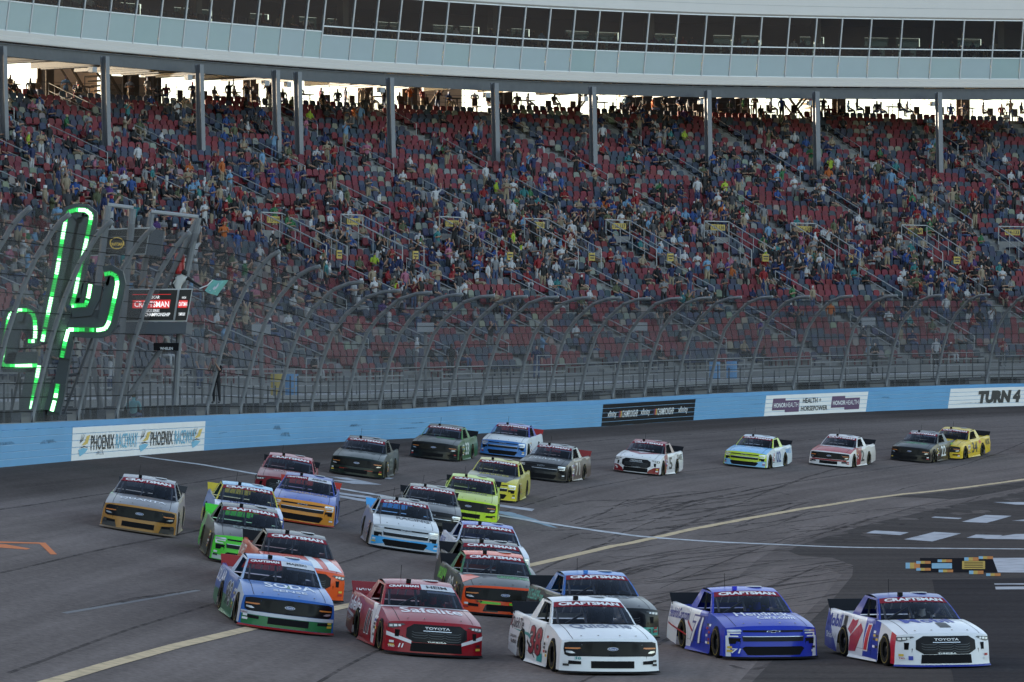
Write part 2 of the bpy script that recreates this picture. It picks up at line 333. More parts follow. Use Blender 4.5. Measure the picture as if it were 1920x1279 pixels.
def broken(m, lo, hi, sc_):                       # rubber laid down unevenly: thin and grainy, never a solid stroke
    n = m.node_tree.nodes; l = m.node_tree.links; tc = n.new('ShaderNodeTexCoord'); nz = n.new('ShaderNodeTexNoise'); nz.inputs['Scale'].default_value = sc_; nz.inputs['Detail'].default_value = 9; nz.inputs['Roughness'].default_value = .8
    mr = n.new('ShaderNodeMapRange'); mr.inputs[1].default_value = lo; mr.inputs[2].default_value = hi; mr.inputs[4].default_value = .85
    l.new(tc.outputs['Object'], nz.inputs[0]); l.new(nz.outputs[0], mr.inputs[0]); l.new(mr.outputs[0], n['Principled BSDF'].inputs['Alpha'])
broken(SK, .36, .66, 1.1)
def skid(pts, wd=.16): pv(line_polys(pts, wd, 1.0, lambda t: .35 + .65 * math.sin(math.pi * min(max(t, .03), .97))), SK, 'tyre_mark', .0045)
for _ in range(150):
    if random.random() < .6: x = random.uniform(1000, 1500); y = random.uniform(940, 1140)
    else: x = random.uniform(450, 1900); y = random.uniform(870, 1270)
    if y > 1000 and x < 950: continue
    L = random.uniform(80, 360); sl = random.uniform(-.16, -.02) if random.random() < .75 else random.uniform(-.4, .15); b_ = random.uniform(-14, 14)
    skid([(x + L * t, y + sl * L * t + b_ * math.sin(math.pi * t)) for t in np.linspace(0, 1, 5)], random.uniform(.07, .22))
for a in ([(1090,1279),(1180,1235),(1290,1180),(1420,1110),(1540,1060)],[(560,1090),(650,1110),(760,1090)],[(1120,975),(1300,940),(1480,905)],[(1230,960),(1270,950),(1300,938),(1260,936),(1235,945)],[(940,1140),(1060,1110),(1240,1060),(1420,1035)],[(170,1140),(260,1122),(370,1106)]):
    skid(a, .2)
pv(line_polys([(120,1150),(250,1128),(372,1107)], .12), mat('scuff', (.22, .21, .21), .9, spec=0), 'scuff_mark', .0045)
for wv in (4.2, 8.6, 13.0, 17.4):                # tar-filled seams between the paving lanes
    P_ = [off(s_, -wv - .05 * math.sin(s_ * .3)) for s_ in np.arange(-58, 150, 3.0)]; Q_ = [off(s_, -wv - .09 - .05 * math.sin(s_ * .3)) for s_ in np.arange(-58, 150, 3.0)]
    pv([[a_, b_, d_, c_] for a_, b_, c_, d_ in zip(P_, P_[1:], Q_, Q_[1:])], SK, 'paving_seam', .004)
# ------------------------------------------------------------------ the barrier wall
barrier = tag(empty('barrier_wall', off3(40, 0, 2.9)), 'long light blue crash barrier with sponsor panels along the outside of the track', 'barrier wall')
BL = barrier.location.copy()
ARC = np.arange(-100, 190, 1.5); WH_ = 1.1
def strip(o0, z0, o1, z1, arcs=ARC, mb=None):
    mb = mb or MB(); n = len(arcs); v = []
    for s in arcs: b = zw(s); v += [off3(s, o0, b + z0), off3(s, o1, b + z1)]
    return mb.add(v, [(2*i, 2*i+2, 2*i+3, 2*i+1) for i in range(n - 1)])
for k in range(5):                               # five square steel tubes with seams between them
    a, b = k * WH_ / 5 - (.25 if k == 0 else 0), (k + 1) * WH_ / 5 - .008; mb = MB()
    strip(.012, a, 0, a + .012, mb=mb); strip(0, a + .012, 0, b - .012, mb=mb); strip(0, b - .012, .012, b, mb=mb); strip(.012, b, .2, b, mb=mb)
    rel(mb, BL).build('steel_tube', BLUEW, barrier)
rel(strip(.013, -.2, .013, WH_ - .05), BL).build('tube_backing', mat('wall_seam', (.50, .62, .72), .7), barrier)
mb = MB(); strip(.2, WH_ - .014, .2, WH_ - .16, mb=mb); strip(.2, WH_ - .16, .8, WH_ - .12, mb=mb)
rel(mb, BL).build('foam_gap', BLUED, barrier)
mb = MB(); strip(.8, WH_ - .3, .8, WH_ + .16, mb=mb); strip(.8, WH_ + .16, 1.35, WH_ + .16, mb=mb); strip(1.35, WH_ + .16, 1.35, -.5, mb=mb)
rel(mb, BL).build('concrete_wall', [BLUEW], barrier)
rel(strip(.82, WH_ + .164, 1.33, WH_ + .164), BL).build('wall_coping', CONCL, barrier)
br = MB(); br.hexa([(0,.0,0),(.22,0,0),(.62,.6,0),(.40,.6,0),(0,0,.09),(.22,0,.09),(.62,.6,.09),(.40,.6,.09)]); brm = br.mesh('brace', BLUEW)
def frame(s, o, z):                              # local x along the wall, y outward, z up
    h = hd(s); x, y, z = off3(s, o, z)
    return Matrix(((math.sin(h), -math.cos(h), 0, x), (math.cos(h), math.sin(h), 0, y), (0, 0, 1, z), (0, 0, 0, 1)))
s = -20.0
while s < 150:
    link('brace', brm, barrier, Matrix.Translation(-BL) @ frame(s, .2, float(zw(s)) + WH_ - .12)); s += 1.55
def wallmap(s0, z0, lift=.022):                  # (u along wall in m, v up in m) -> world
    return lambda u, v: off3(s0 + u, -lift, float(zw(s0 + u)) + z0 + v)
def panel(x0, x1, m, name='sponsor_panel'):
    a, b = arc_at(x0, 0), arc_at(x1, 0); us = np.linspace(a, b, 14); mb = MB()
    for k in range(5):
        lo, hi = k * WH_ / 5 + .006, (k + 1) * WH_ / 5 - .016
        mb.grid(lambda s, v: off3(s + .22 * v, -.006, float(zw(s)) + v), us, [lo, hi])
    rel(mb, BL).build(name, m, barrier); return a, b
WPAN = mat('panel_white', (.76, .74, .72), .5, noise=.06, nscale=2); BPAN = mat('panel_black', (.008, .008, .010), .6, spec=.1)
INK = mat('ink_black', (.01, .01, .012), .5); INKW = mat('ink_white', (.75, .75, .75), .5); SKYB = mat('ink_sky', (.15, .42, .58), .5); GOLD = mat('ink_gold', (.62, .42, .08), .5); PURP = mat('ink_purple', (.075, .022, .09), .5); ORNG = mat('ink_orange', (.6, .16, .03), .5); INKR = mat('ink_red', (.45, .02, .03), .5)
def wtext(key, s0, z0, w_, h_, m, lean=0):
    mb = MB(); letter(mb, key, lambda u, v: wallmap(s0, z0)(u + lean * v, v), (w_, h_)); rel(mb, BL).build('lettering', m, barrier)
def wpoly(pts, m, lift=.014, name='emblem'):     # pts (arc, z)
    mb = MB(); V = [off3(s, -lift, float(zw(s)) + z) for s, z in pts]; mb.add(V, [tuple(range(len(V)))]); rel(mb, BL).build(name, m, barrier)
a, b = panel(133, 382, WPAN); L = b - a
def phoenix(s):
    for q in (0, .35, .7): wpoly([(s + .20 + q*.5, .55 + q*.12), (s + .62 + q*.6, .93 - q * .04), (s + .30 + q*.5, .56 + q*.1)], INK, .015)
    wpoly([(s + .45, .48), (s + 1.0, .62), (s + 1.35, .8), (s + 1.1, .5)], GOLD); wpoly([(s + .9, .55), (s + 1.2, .78), (s + 1.7, .82), (s + 1.3, .52)], GOLD, .0142)
    wpoly([(s + .1, .38), (s + .8, .47), (s + 1.4, .39), (s + .8, .42)], INK, .016); wpoly([(s, .34), (s + .7, .40), (s + 1.4, .36), (s + .9, .22), (s + .2, .12)], SKYB)
for k, t in enumerate((.05, .50, .90)): phoenix(a + L * t)
for t in (.14, .585):
    wtext(('PHOENIX', .01, .15), a + L * t, .3, L * .175, .5, INK); wtext(('RACEWAY', .01, .15), a + L * (t + .185), .3, L * .165, .5, SKYB)
a, b = panel(1127, 1300, BPAN); L = b - a
for t in (.07, .44, .84): wtext(('xfinity', 0, .1), a + L * t, .36, L * .10, .38, INKW)
for t in (.235, .62):
    wtext(('CHAMPIONSHIP', .005, .2), a + L * t, .38, L * .175, .34, INKW)
    for q, m in ((0, PURP), (.012, INKR), (.024, GOLD)): wpoly([(a + L * (t - .04 + q), .40), (a + L * (t - .032 + q), .40), (a + L * (t - .026 + q), .70), (a + L * (t - .034 + q), .70)], m)
a, b = panel(1432, 1623, WPAN); L = b - a
for t in (.08, .665):
    wpoly([(a + L * t, .28), (a + L * (t + .14), .28), (a + L * (t + .14), .9), (a + L * (t + .015), .9)], PURP); wpoly([(a + L * (t + .13), .16), (a + L * (t + .27), .16), (a + L * (t + .28), .78), (a + L * (t + .13), .78)], PURP, .0142)
    wtext(('HONOR', .02, 0), a + L * (t + .02), .42, L * .12, .24, INKW); wtext(('HEALTH', -.005, 0), a + L * (t + .145), .42, L * .12, .24, INKW)
wtext('HEALTH +', a + L * .39, .60, L * .18, .26, INK, .1); wtext('HORSEPOWER', a + L * .37, .18, L * .26, .26, INK, .1)
SCUF = mat('wall_scuff', (.03, .035, .045), .9, spec=0); broken(SCUF, .40, .75, 5)
for k in range(26):                              # rubber and scrape marks left on the barrier by passing cars
    s0 = random.uniform(-5, 122); z0 = random.uniform(.12, .75); l0 = random.uniform(.5, 3.2); h0 = random.uniform(.03, .16)
    wpoly([(s0, z0), (s0 + l0, z0 + random.uniform(-.06, .06)), (s0 + l0 * .8, z0 + h0), (s0 + l0 * .2, z0 + h0 * .9)], SCUF, .011, 'scuff_mark')
a, b = panel(1777, 1990, WPAN); L = b - a
wtext(('TURN 4', .075, .2), arc_at(1834, 0), .2, arc_at(1913, 0) - arc_at(1834, 0), .72, INK)
# ------------------------------------------------------------------ the catch fence
fence = tag(empty('catch_fence', off3(60, 1.05, 4.1)), 'tall curved grey catch fence of posts, cables and wire mesh on the barrier wall', 'fence')
FL = fence.location.copy(); FO = 1.08
BASEPX = [-200,-110,-30,57,142,215,384,447,515,580,645,708,772,838,900,965,1025,1084,1146,1205,1265,1327,1400,1485,1573,1660,1754,1848,1945,2045,2150]
PROF = [(0,0),(.05,.16),(.14,.42),(.26,.66),(.40,.80),(.63,.945),(.82,.99),(1,1)]
PROFL = [(0,0),(.12,.2),(.26,.42),(.42,.62),(.60,.79),(.80,.92),(.91,.97),(1,1)]
def prof_at(s, t):                               # fence profile point, t 0..1 along the post
    k = float(np.interp(s, [30, 46], [1, 0])); i = t * 7
    a = [np.interp(i, range(8), [p[q] for p in PROF]) for q in (0, 1)]; b = [np.interp(i, range(8), [p[q] for p in PROFL]) for q in (0, 1)]
    u = a[0] * (1 - k) + b[0] * k; v = a[1] * (1 - k) + b[1] * k
    oh = 3.9 * (1 - k) + 2.7 * k; hh = 5.0 * (1 - k) + 6.5 * k
    return off3(s, FO - oh * u, float(zw(s)) + WH_ + .16 + hh * v)
PA = [arc_at(p, FO) for p in BASEPX]
for s in PA:
    mb = MB(); mb.tube([prof_at(s, t) for t in np.linspace(0, 1, 15)], .085, 8); po = rel(mb, FL).build('post', STEEL, fence, True)
    mb = MB(); M = frame(s, FO, float(zw(s)) + WH_ + .16); mb.box((-.75, .1, .16), (1.3, .3, .32), 0, M); mb.box((.1, .1, .22), (.35, .4, .44), 0, M)
    rel(mb, FL).build('footing', STEELD, po)
mb = MB(); uvs = []
sa = np.arange(PA[0], PA[-1], 1.2); tt = np.linspace(0, 1, 12)
G = [[prof_at(s, t) for t in tt] for s in sa]; V = [p for r in G for p in r]; n = len(tt)
mb.add(V, [(i*n+j, (i+1)*n+j, (i+1)*n+j+1, i*n+j+1) for i in range(len(sa)-1) for j in range(n-1)])
me = rel(mb, FL).mesh('wire_mesh', CHAIN, True); uv = me.uv_layers.new(name='UVMap')
for lp in me.loops:
    i, j = divmod(lp.vertex_index, n); uv.data[lp.index].uv = (sa[i], 7.2 * tt[j])
link('wire_mesh', me, fence)
for t in (.04,.09,.14,.19,.25,.31,.37,.43,.50,.57,.64,.72):
    mb = MB(); mb.tube([prof_at(s, t) for s in np.arange(PA[0], PA[-1], 2.5)], .018, 4); rel(mb, FL).build('cable', BLACK, fence)
for px, top in ((490, 625), (798, 620), (1200, 618), (1628, 608)):
    s = arc_at(px, 2.2); x, y = off(s, 2.2); z0 = float(zw(s)) + .5; z1 = at(px, top, float(y)).z
    p = tag(empty('speaker_pole', (float(x), float(y), z0)), {490:'slim grey pole with a boxed speaker beside the two tallest curved fence posts',798:'slim grey pole with a boxed speaker in the middle of the catch fence',1200:'slim grey pole with a boxed speaker above the black barrier panel',1628:'slim grey pole with a boxed speaker near the purple lettered barrier panel'}[px], 'pole', 'speaker poles behind the fence')
    MB().tube([(0,0,0),(0,0,z1-z0)], .09, 8).build('pole_shaft', STEEL, p); MB().box((0,-.1,z1-z0+.15), (.75,.4,.42)).build('speaker_box', mat('box_grey', (.34,.35,.36), .6), p)
# ------------------------------------------------------------------ the grandstand
STAND0, ROWD, ROWH, NROW = 8.0, .8, .33, 51
def zs(s): return float(zw(s)) + 2.4
def rmax(s): return float(np.interp(s, [88, 100, 150], [46.6, 47.6, 50.6]))   # the stand loses a few rows towards the left
stand = tag(empty('grandstand', off3(100, 8, 5)), 'huge grandstand of red, navy and tan seats filled with spectators', 'grandstand')
SL = stand.location.copy()
ter = MB()
for r in range(NROW):
    o = STAND0 + ROWD * r; a, b = -95, arc_at(2180, o); arcs = np.arange(a, b, 2.0); n = len(arcs); v = []
    for s in arcs:
        z = zs(s) + ROWH * min(r, rmax(s)); v += [off3(s, o - .4, z - ROWH), off3(s, o - .4, z), off3(s, o + .42, z)]
    ter.add(v, [q for i in range(n - 1) for q in ((3*i, 3*i+3, 3*i+4, 3*i+1), (3*i+1, 3*i+4, 3*i+5, 3*i+2))])
rel(ter, SL).build('terrace', CONC, stand)
AISLES = [109.5 + 6.2 * k for k in range(-16, 10)]
def seat_mesh(m):
    mb = MB()
    mb.hexa([(-.22,-.16,.36),(.22,-.16,.36),(.19,.20,.33),(-.19,.20,.33),(-.23,-.18,.42),(.23,-.18,.42),(.20,.22,.40),(-.20,.22,.40)])
    p = [(-.20,.38),(.20,.38),(.23,.55),(.22,.72),(.12,.80),(-.12,.80),(-.22,.72),(-.23,.55)]
    f = [(x, .20 + .12 * (z - .38), z) for x, z in p]; k = [(x, .26 + .12 * (z - .38), z) for x, z in p]; n = 8
    mb.add(f + k, [tuple(range(n)), tuple(range(2*n-1, n-1, -1))] + [(i, (i+1)%n, n+(i+1)%n, n+i) for i in range(n)])
    mb.box((0, .18, .18), (.06, .06, .36))
    return mb
SEATC = [(.150, .027, .035), (.045, .055, .082), (.20, .19, .165)]
slots = []
for r in range(NROW):
    o = STAND0 + ROWD * r; a, b = arc_at(-120, o), arc_at(2040, o); s = a + random.random() * .3
    run = random.choice([0, 1]); left = 0; nsa = 0
    while s < b:
        h = hd(s); x, y = off(s, o); sca = F / float(y)
        kap = 1 + o * math.radians(float(np.interp(s, [0, 60, 100, 200], [.15, .3, .6, .4])))
        sp = min(.80, max(.55, 11.5 / sca / math.sin(max(h, .1))))
        dm = min(abs(s - q) for q in AISLES) * kap
        if dm <= .62: nsa = 0
        elif r <= rmax(s):
            nsa += 1
            if left <= 0: run = random.choices([0, 1, 2], [.47, .40, .13])[0]; left = random.choice([1, 1, 2, 3]) if run < 2 else 1
            left -= 1
            slots.append((s, o, r, float(x), float(y), zs(s) + ROWH * r, h, run, sp / .55, nsa))
        s += sp / kap
# 300 nearest seats in view are objects of their own, the others one mass of real geometry
vis = sorted([i for i, q in enumerate(slots) if 0 <= topx((q[3], q[4], q[5]))[0] <= 1920], key=lambda i: slots[i][4])
near = set(vis[:300]); smb = seat_mesh(None); SEATM = objcol_mat('seat_plastic', .5)
sme = smb.mesh('seat', SEATM)
def seatM(q):
    h = q[6]; k = min(q[8], 1.25)
    return Matrix(((math.sin(h) * k, -math.cos(h), 0, q[3]), (math.cos(h) * k, math.sin(h), 0, q[4]), (0, 0, 1, q[5]), (0, 0, 0, 1)))
for i in near:
    q = slots[i]; ob = link('seat', sme, stand, Matrix.Translation(-SL) @ seatM(q)); ob.color = (*SEATC[q[7]], 1)
def mass(name, items, m, parent=None, base=(0, 0, 0)):          # items: (verts Nx3, faces, per-face colours, matrix)
    V = []; Fc = []; C = []; b = 0
    for v, f, c, M in items:
        A = np.array(M); w_ = v @ A[:3,:3].T + A[:3,3]; V.append(w_ - np.array(base)); Fc += [tuple(k + b for k in q) for q in f]; C += c; b += len(v)
    me = bpy.data.meshes.new(name); me.from_pydata(np.concatenate(V).tolist(), [], Fc)
    at_ = me.attributes.new('Col', 'FLOAT_COLOR', 'FACE'); at_.data.foreach_set('color', np.array([(*c, 1) for c in C]).ravel())
    me.materials.append(m); return link(name, me, parent)
ATTM = objcol_mat('mixed_colours', .6, 'Col')
sv = np.array(smb.v); sf = smb.f
tag(mass('distant_seats', [(sv, sf, [tuple(c * random.uniform(.85, 1.15) for c in SEATC[q[7]])] * len(sf), seatM(q)) for i, q in enumerate(slots) if i not in near], ATTM, stand, SL), kind='stuff')
# aisles: stairs and handrails
for ai, s in enumerate(AISLES):
    mb = MB()
    for r in range(NROW):
        o = STAND0 + ROWD * r; x, y = off(s, o); px = topx((x, y, 10))[0]
        if not -260 < px < 2180 or r > rmax(s): continue
        M = frame(s, o, zs(s) + ROWH * r); mb.box((0, -.22, .085), (1.0, .34, .16), 0, M); mb.box((0, -.38, .19), (1.0, .05, .03), 1, M)
    if mb.v: rel(mb, SL).build('aisle_stair', [mat('stair_concrete', (.20, .195, .19), .9, noise=.3), RAILD], stand)
    r = 1 + ai % 3
    while r < NROW - 5:
        L = 5; pts = []
        for q in (r, r + L): pts.append(off3(s + .1, STAND0 + ROWD * q, zs(s) + ROWH * q))
        px = topx(pts[0])[0]
        if -150 < px < 2070 and not (17 <= r <= 22) and r + L <= rmax(s) + 1:
            mb = MB(); a, b = [Vector(p) for p in pts]; U = Vector((0, 0, 1))
            mb.tube([a, a + U * .95, b + U * .95, b], .032, 5); mb.tube([a + U * .5, b + U * .5], .028, 5)
            rel(mb, SL).build('handrail', RAIL, stand)
        r += L + 3
# vomitory openings with section signs half way up
SIGNS = {1010:'129-138', 1163:'128-137', 1348:'127-136', 1510:'126-135', 1718:'125-134', 1900:'124-133', 850:'130-139', 665:'131-140', 515:'132-141', 2080:'123-132'}
SIGNY = mat('sign_yellow', (.40, .28, .05), .5)
for px, tx in SIGNS.items():
    r = 21; o = STAND0 + ROWD * r; s = arc_at(px, o); z = zs(s) + ROWH * r; M = Matrix.Translation(-SL) @ frame(s, o, z)
    v = MB(); v.box((0, .3, .35), (1.9, .2, .9)); vo = v.build('exit_wall', CONC, stand, matrix=M)
    f = MB(); U = 1.0
    for x in (-1.0, 1.0):
        f.tube([(x, .2, .6), (x, .2, 1.75)], .035, 5); f.tube([(x, -4.0, -1.3), (x, -4.0, -.1), (x, .2, 1.75)], .035, 5); f.tube([(x, -4.0, -.6), (x, .2, 1.2)], .028, 5)
        for q in (-3, -2, -1): f.tube([(x, q, -1.0 + (q + 3) * .42), (x, q, .35 + (q + 3) * .44)], .02, 4)
    f.tube([(-1.0, .2, 1.75), (1.0, .2, 1.75)], .035, 5); f.build('exit_railing', RAIL, stand, matrix=M)
    v = MB(); v.box((0, .1, 1.38), (1.15, .05, .36)); v.build('section_sign', SIGNY, vo); v = MB()
    letter(v, tx, lambda u, w_: (-.5 + u, .07, 1.26 + w_), (1.0, .24)); v.build('section_number', INK, vo)
    v = MB(); v.box((.0, -4.15, -.55), (.5, .05, .45)); v.box((0, -4.18, -.47), (.38, .03, .08), 1); v.box((0, -4.18, -.62), (.3, .03, .06), 1); v.build('notice_board', [SIGNY, INK], vo)
# walkway in front of the seats, its fascia, a black sheet for the shade under it and railings
def zwalk(s): return float(zw(s)) + 1.9
AR2 = np.arange(-90, 165, 2.0)
def zstrip(o0, z0, o1, z1, mb): return strip(o0, z0, o1, z1, AR2, mb)
mb = MB(); zstrip(2.9, 1.62, 2.9, 1.9, mb); zstrip(2.9, 1.9, 8.0, 1.9, mb); rel(mb, SL).build('walkway', mat('walkway_concrete', (.34, .34, .34), .9, noise=.2), stand)
mb = MB(); zstrip(4.2, -.2, 4.2, 1.9, mb); rel(mb, SL).build('walkway_shade_sheet', BLACK, stand)
mb = MB(); zstrip(7.6, 1.9, 7.6, 2.4, mb); rel(mb, SL).build('front_riser', CONC, stand)
mb = MB(); zstrip(1.36, .95, 4.2, .8, mb); rel(mb, SL).build('service_path', mat('path_grey', (.13, .13, .13), .9, noise=.3), stand)
s = -8.0; k = 0
while s < 158:
    L = 4.2 + (k % 3) * .5; a, b = s, s + L; mb = MB(); o = 3.1
    A = [Vector(off3(q, o, zwalk(q))) for q in np.linspace(a, b, 4)]; U = Vector((0, 0, 1))
    for hgt in ((1.12, .78, .42) if k % 4 else (1.12, .95, .62, .3)): mb.tube([p + U * hgt for p in A], .030, 5)
    for p in A[:-1]: mb.tube([p, p + U * 1.12], .032, 5)
    if k % 3 == 1: mb.tube([A[1] + U * .08, A[1] + U * 1.6, A[2] + U * 1.6, A[2] + U * .08], .03, 5)
    rel(mb, SL).build('railing', RAIL if k % 2 else RAILD, stand); s = b; k += 1
mb = MB()
for s in np.arange(-6, 156, 1.05):
    p = Vector(off3(s, 2.0, float(zw(s)) + .85)); mb.tube([p, p + Vector((0, 0, random.choice((1.5, 1.7, 1.9))))], .045, 4)
rel(mb, SL).build('picket_posts', STEELD, stand)
for px, c in ((547, 'b'), (1340, 'b'), (1372, 'b'), (520, 'y')):
    s = arc_at(px, 5); p = off3(s, 5.0, zwalk(s)); mb = MB(); mb.lathe([(0, 0), (.29, 0), (.29, .3), (.31, .32), (.29, .34), (.29, .62), (.31, .64), (.29, .66), (.29, .9), (.27, .92), (0, .92)], 14)
    ob = mb.build('barrel', mat('barrel_' + c, (.12, .32, .58) if c == 'b' else (.5, .36, .06), .5)); ob.location = p
    tag(ob, {547:'light blue barrel on the walkway left of the middle fence',1340:'left of two light blue barrels on the walkway behind the fence',1372:'right of two light blue barrels on the walkway behind the fence',520:'yellow barrel on the walkway beside a light blue barrel'}[px], 'barrel', 'barrels on the walkway')
# ------------------------------------------------------------------ suite building above the seats
SO = 38.6
def zb(s): return float(np.interp(s, [70, 88, 108, 120, 130, 150, 175], [23.6, 23.8, 24.0, 24.2, 24.45, 25.15, 25.6]))
suite = tag(empty('suite_building', off3(120, SO, 24)), 'grey and teal glass suite building raised on columns above the grandstand', 'building')
UL = suite.location.copy(); LEAN = .15
def sf(s, z, out=0.0): return off3(s, SO - LEAN * max(0, z - .5) - out, zb(s) + z)
MPX = [-220,-172,-124,-76,-30] + [18,62,110,158,207,255,302,348,393,435,482,528,573,605] + [660,704,747,787,835,884,932,980,1027,1073,1119,1162,1212,1267,1320,1372,1424,1476,1527,1575,1630,1688,1747,1804,1861,1915,1972,2030,2088,2146]
MA = [arc_at(p, SO - .3) for p in MPX]; SJ = arc_at(605, SO)
ALU = mat('aluminium_frame', (.50, .52, .55), .4, .4); FASC = mat('fascia_grey', (.56, .52, .485), .5, .1, noise=.06, nscale=.6)
TEALS = [mat('spandrel_teal_%d' % i, c, .16, coat=.4, noise=.05, nscale=1) for i, c in enumerate(((.38, .475, .475), (.40, .48, .50), (.35, .455, .455), (.41, .49, .50)))]
sarc = np.concatenate([np.arange(-92, MA[0], 4.0), np.arange(MA[0], MA[-1], 1.0)])
def sstrip(z0, z1, out0=0, out1=0, arcs=sarc, mb=None):
    mb = mb or MB(); v = []
    for s in arcs: v += [sf(s, z0, out0), sf(s, z1, out1)]
    return mb.add(v, [(2*i, 2*i+2, 2*i+3, 2*i+1) for i in range(len(arcs) - 1)])
mb = MB(); sstrip(-.02, .04, .08, .10, mb=mb); sstrip(.04, .28, .10, .10, mb=mb); sstrip(.28, .30, .10, .07, mb=mb); sstrip(.30, .55, .07, .07, mb=mb); sstrip(.55, .55, .07, -.05, mb=mb)
mb2 = MB(); v = []
for s in sarc: v += [off3(s, SO - .08, zb(s) - .02), off3(s, SO + .5, zb(s) - .02), off3(s, SO + .5, zb(s) + .9), off3(s, SO + 12, zb(s) + .9)]
mb.add(v, [q for i in range(len(sarc) - 1) for q in ((4*i, 4*i+4, 4*i+5, 4*i+1),)])
rel(mb, UL).build('lower_fascia', FASC, suite)
rel(mb2.add(v, [q for i in range(len(sarc) - 1) for q in ((4*i+1, 4*i+5, 4*i+6, 4*i+2), (4*i+2, 4*i+6, 4*i+7, 4*i+3))]), UL).build('soffit', STEELD, suite)
mb = MB(); sstrip(4.5, 4.62, .03, .12, mb=mb); 
sstrip(4.62, 9.2, .12, -1.0, mb=mb)
rel(mb, UL).build('upper_fascia', FASC, suite); mb = MB()
for z_ in (5.2, 5.9, 6.6): sstrip(z_, z_ + .02, .12 - .2445 * (z_ - 4.62) + .004, .12 - .2445 * (z_ - 4.60) + .004, mb=mb)
rel(mb, UL).build('fascia_seams', mat('seam_grey', (.30, .29, .28), .7), suite)
mb = MB(); rr = []
for s in sarc: rr += [off3(s, SO - .6, zb(s) + 9.2), off3(s, SO + 12, zb(s) + 9.4)]
mb.add(rr, [(2*i, 2*i+2, 2*i+3, 2*i+1) for i in range(len(sarc) - 1)]); rel(mb, UL).build('suite_roof', FASC, suite)
for a, b in zip(MA, MA[1:]):
    left = b <= SJ + .1
    if abs(a - SJ) < .05: pass
    t0, t1 = (.62, 2.15) if left else (.60, 1.95)
    cs = lambda z, out: [sf(a + .04, z, out), sf(b - .04, z, out)]
    def pane(name, z0, z1, m, out=0.0):
        p = cs(z0, out) + cs(z1, out)[::-1]; q = MB(); q.quad(*p); return rel(q, UL).build(name, m, suite)
    pane('spandrel_panel', t0, t1, random.choice(TEALS), .01)
    if not left: pane('lower_pane', t1 + .04, 2.46, SUITEG)
    pane('window_pane', (2.54 if not left else t1 + .06), 4.46, SUITEG)
    for z in ([t0 - .03, t1 + .01, 2.50, 4.48] if not left else [t0 - .03, t1 + .02, 4.48]):
        p = [sf(a, z - .035, -.06), sf(b, z - .035, -.06), sf(b, z - .035, .05), sf(a, z - .035, .05)]; r_ = MB(); r_.hexa([Vector(v) for v in p] + [Vector(v) + Vector((0, 0, .07)) for v in p])
        rel(r_, UL).build('window_rail', ALU, suite)
for i, s in enumerate(MA):
    w_ = .035 if abs(s - SJ) > .05 else .28; q = MB()
    q.hexa([Vector(sf(s + a, z, o)) for z in (.56, 4.5) for a, o in ((-w_, .06), (w_, .06), (w_, -.1), (-w_, -.1))]); rel(q, UL).build('mullion' if w_ < .1 else 'joint_post', ALU if w_ < .1 else FASC, suite)
DARKI = mat('suite_interior', (.10, .098, .095), .9); PALEI = mat('counter_pale', (.30, .31, .30), .7)
mb = MB(); fl = []; ce = []
for s in sarc: fl += [off3(s, SO + .1, zb(s) + 1.9), off3(s, SO + 12, zb(s) + 1.9)]; ce += [off3(s, SO - .5, zb(s) + 4.7), off3(s, SO + 12, zb(s) + 4.7)]
for q in (fl, ce): mb.add(q, [(2*i, 2*i+2, 2*i+3, 2*i+1) for i in range(len(sarc) - 1)])
rel(mb, UL).build('suite_floor', DARKI, suite)
mb = MB()                                           # rear wall with window openings towards the sky
for i, (a, b) in enumerate(zip(MA, MA[1:])):
    q = lambda s0, s1, z0, z1: mb.quad(off3(s0, SO + 9, zb(s0) + z0), off3(s1, SO + 9, zb(s1) + z0), off3(s1, SO + 9, zb(s1) + z1), off3(s0, SO + 9, zb(s0) + z1))
    if i % 5 in (1, 2, 4): q(a, b, 1.9, 2.7); q(a, b, 3.95, 4.7); q(a, a + (b - a) * .25, 2.7, 3.95)
    else: q(a, b, 1.9, 4.7)
rel(mb, UL).build('rear_wall', DARKI, suite)
mb = MB()
for i, (a, b) in enumerate(zip(MA, MA[1:])):
    if i % 5 in (1, 2, 4): mb.quad(off3(a, SO + 9.1, zb(a) + 2.7), off3(b, SO + 9.1, zb(b) + 2.7), off3(b, SO + 9.1, zb(b) + 3.95), off3(a, SO + 9.1, zb(a) + 3.95))
rel(mb, UL).build('rear_glass', glass_mat('rear_glass', (.010, .0155, .0155), .02), suite)
for i, (a, b) in enumerate(zip(MA, MA[1:])):
    M = frame((a + b) / 2, SO + 4, zb(a) + 1.9); q = MB()
    if i % 5 in (0, 3): q.box((0, 0, 1.05), (2.3, .6, .06), 0, M); [q.box((x, 0, .52), (.06, .06, 1.04), 0, M) for x in (-1, 0, 1)]; rel(q, UL).build('counter', PALEI, suite)
    q = MB()
    for x in (-.75, 0, .75): M2 = frame((a + b) / 2, SO + 1.6, zb(a) + 1.95); q.box((x, .3, .55), (.5, .08, .7), 0, M2); q.box((x, 0, .42), (.5, .5, .08), 0, M2)
    rel(q, UL).build('suite_chairs', mat('chair_black', (.02, .022, .03), .7), suite)
    if i % 6 == 2: q = MB(); q.box((0, 0, 1.4), (.5, .5, 2.8), 0, frame(a, SO + 2.5, zb(a) + 1.9)); rel(q, UL).build('suite_pillar', mat('pillar_beige', (.20, .19, .17), .8), suite)
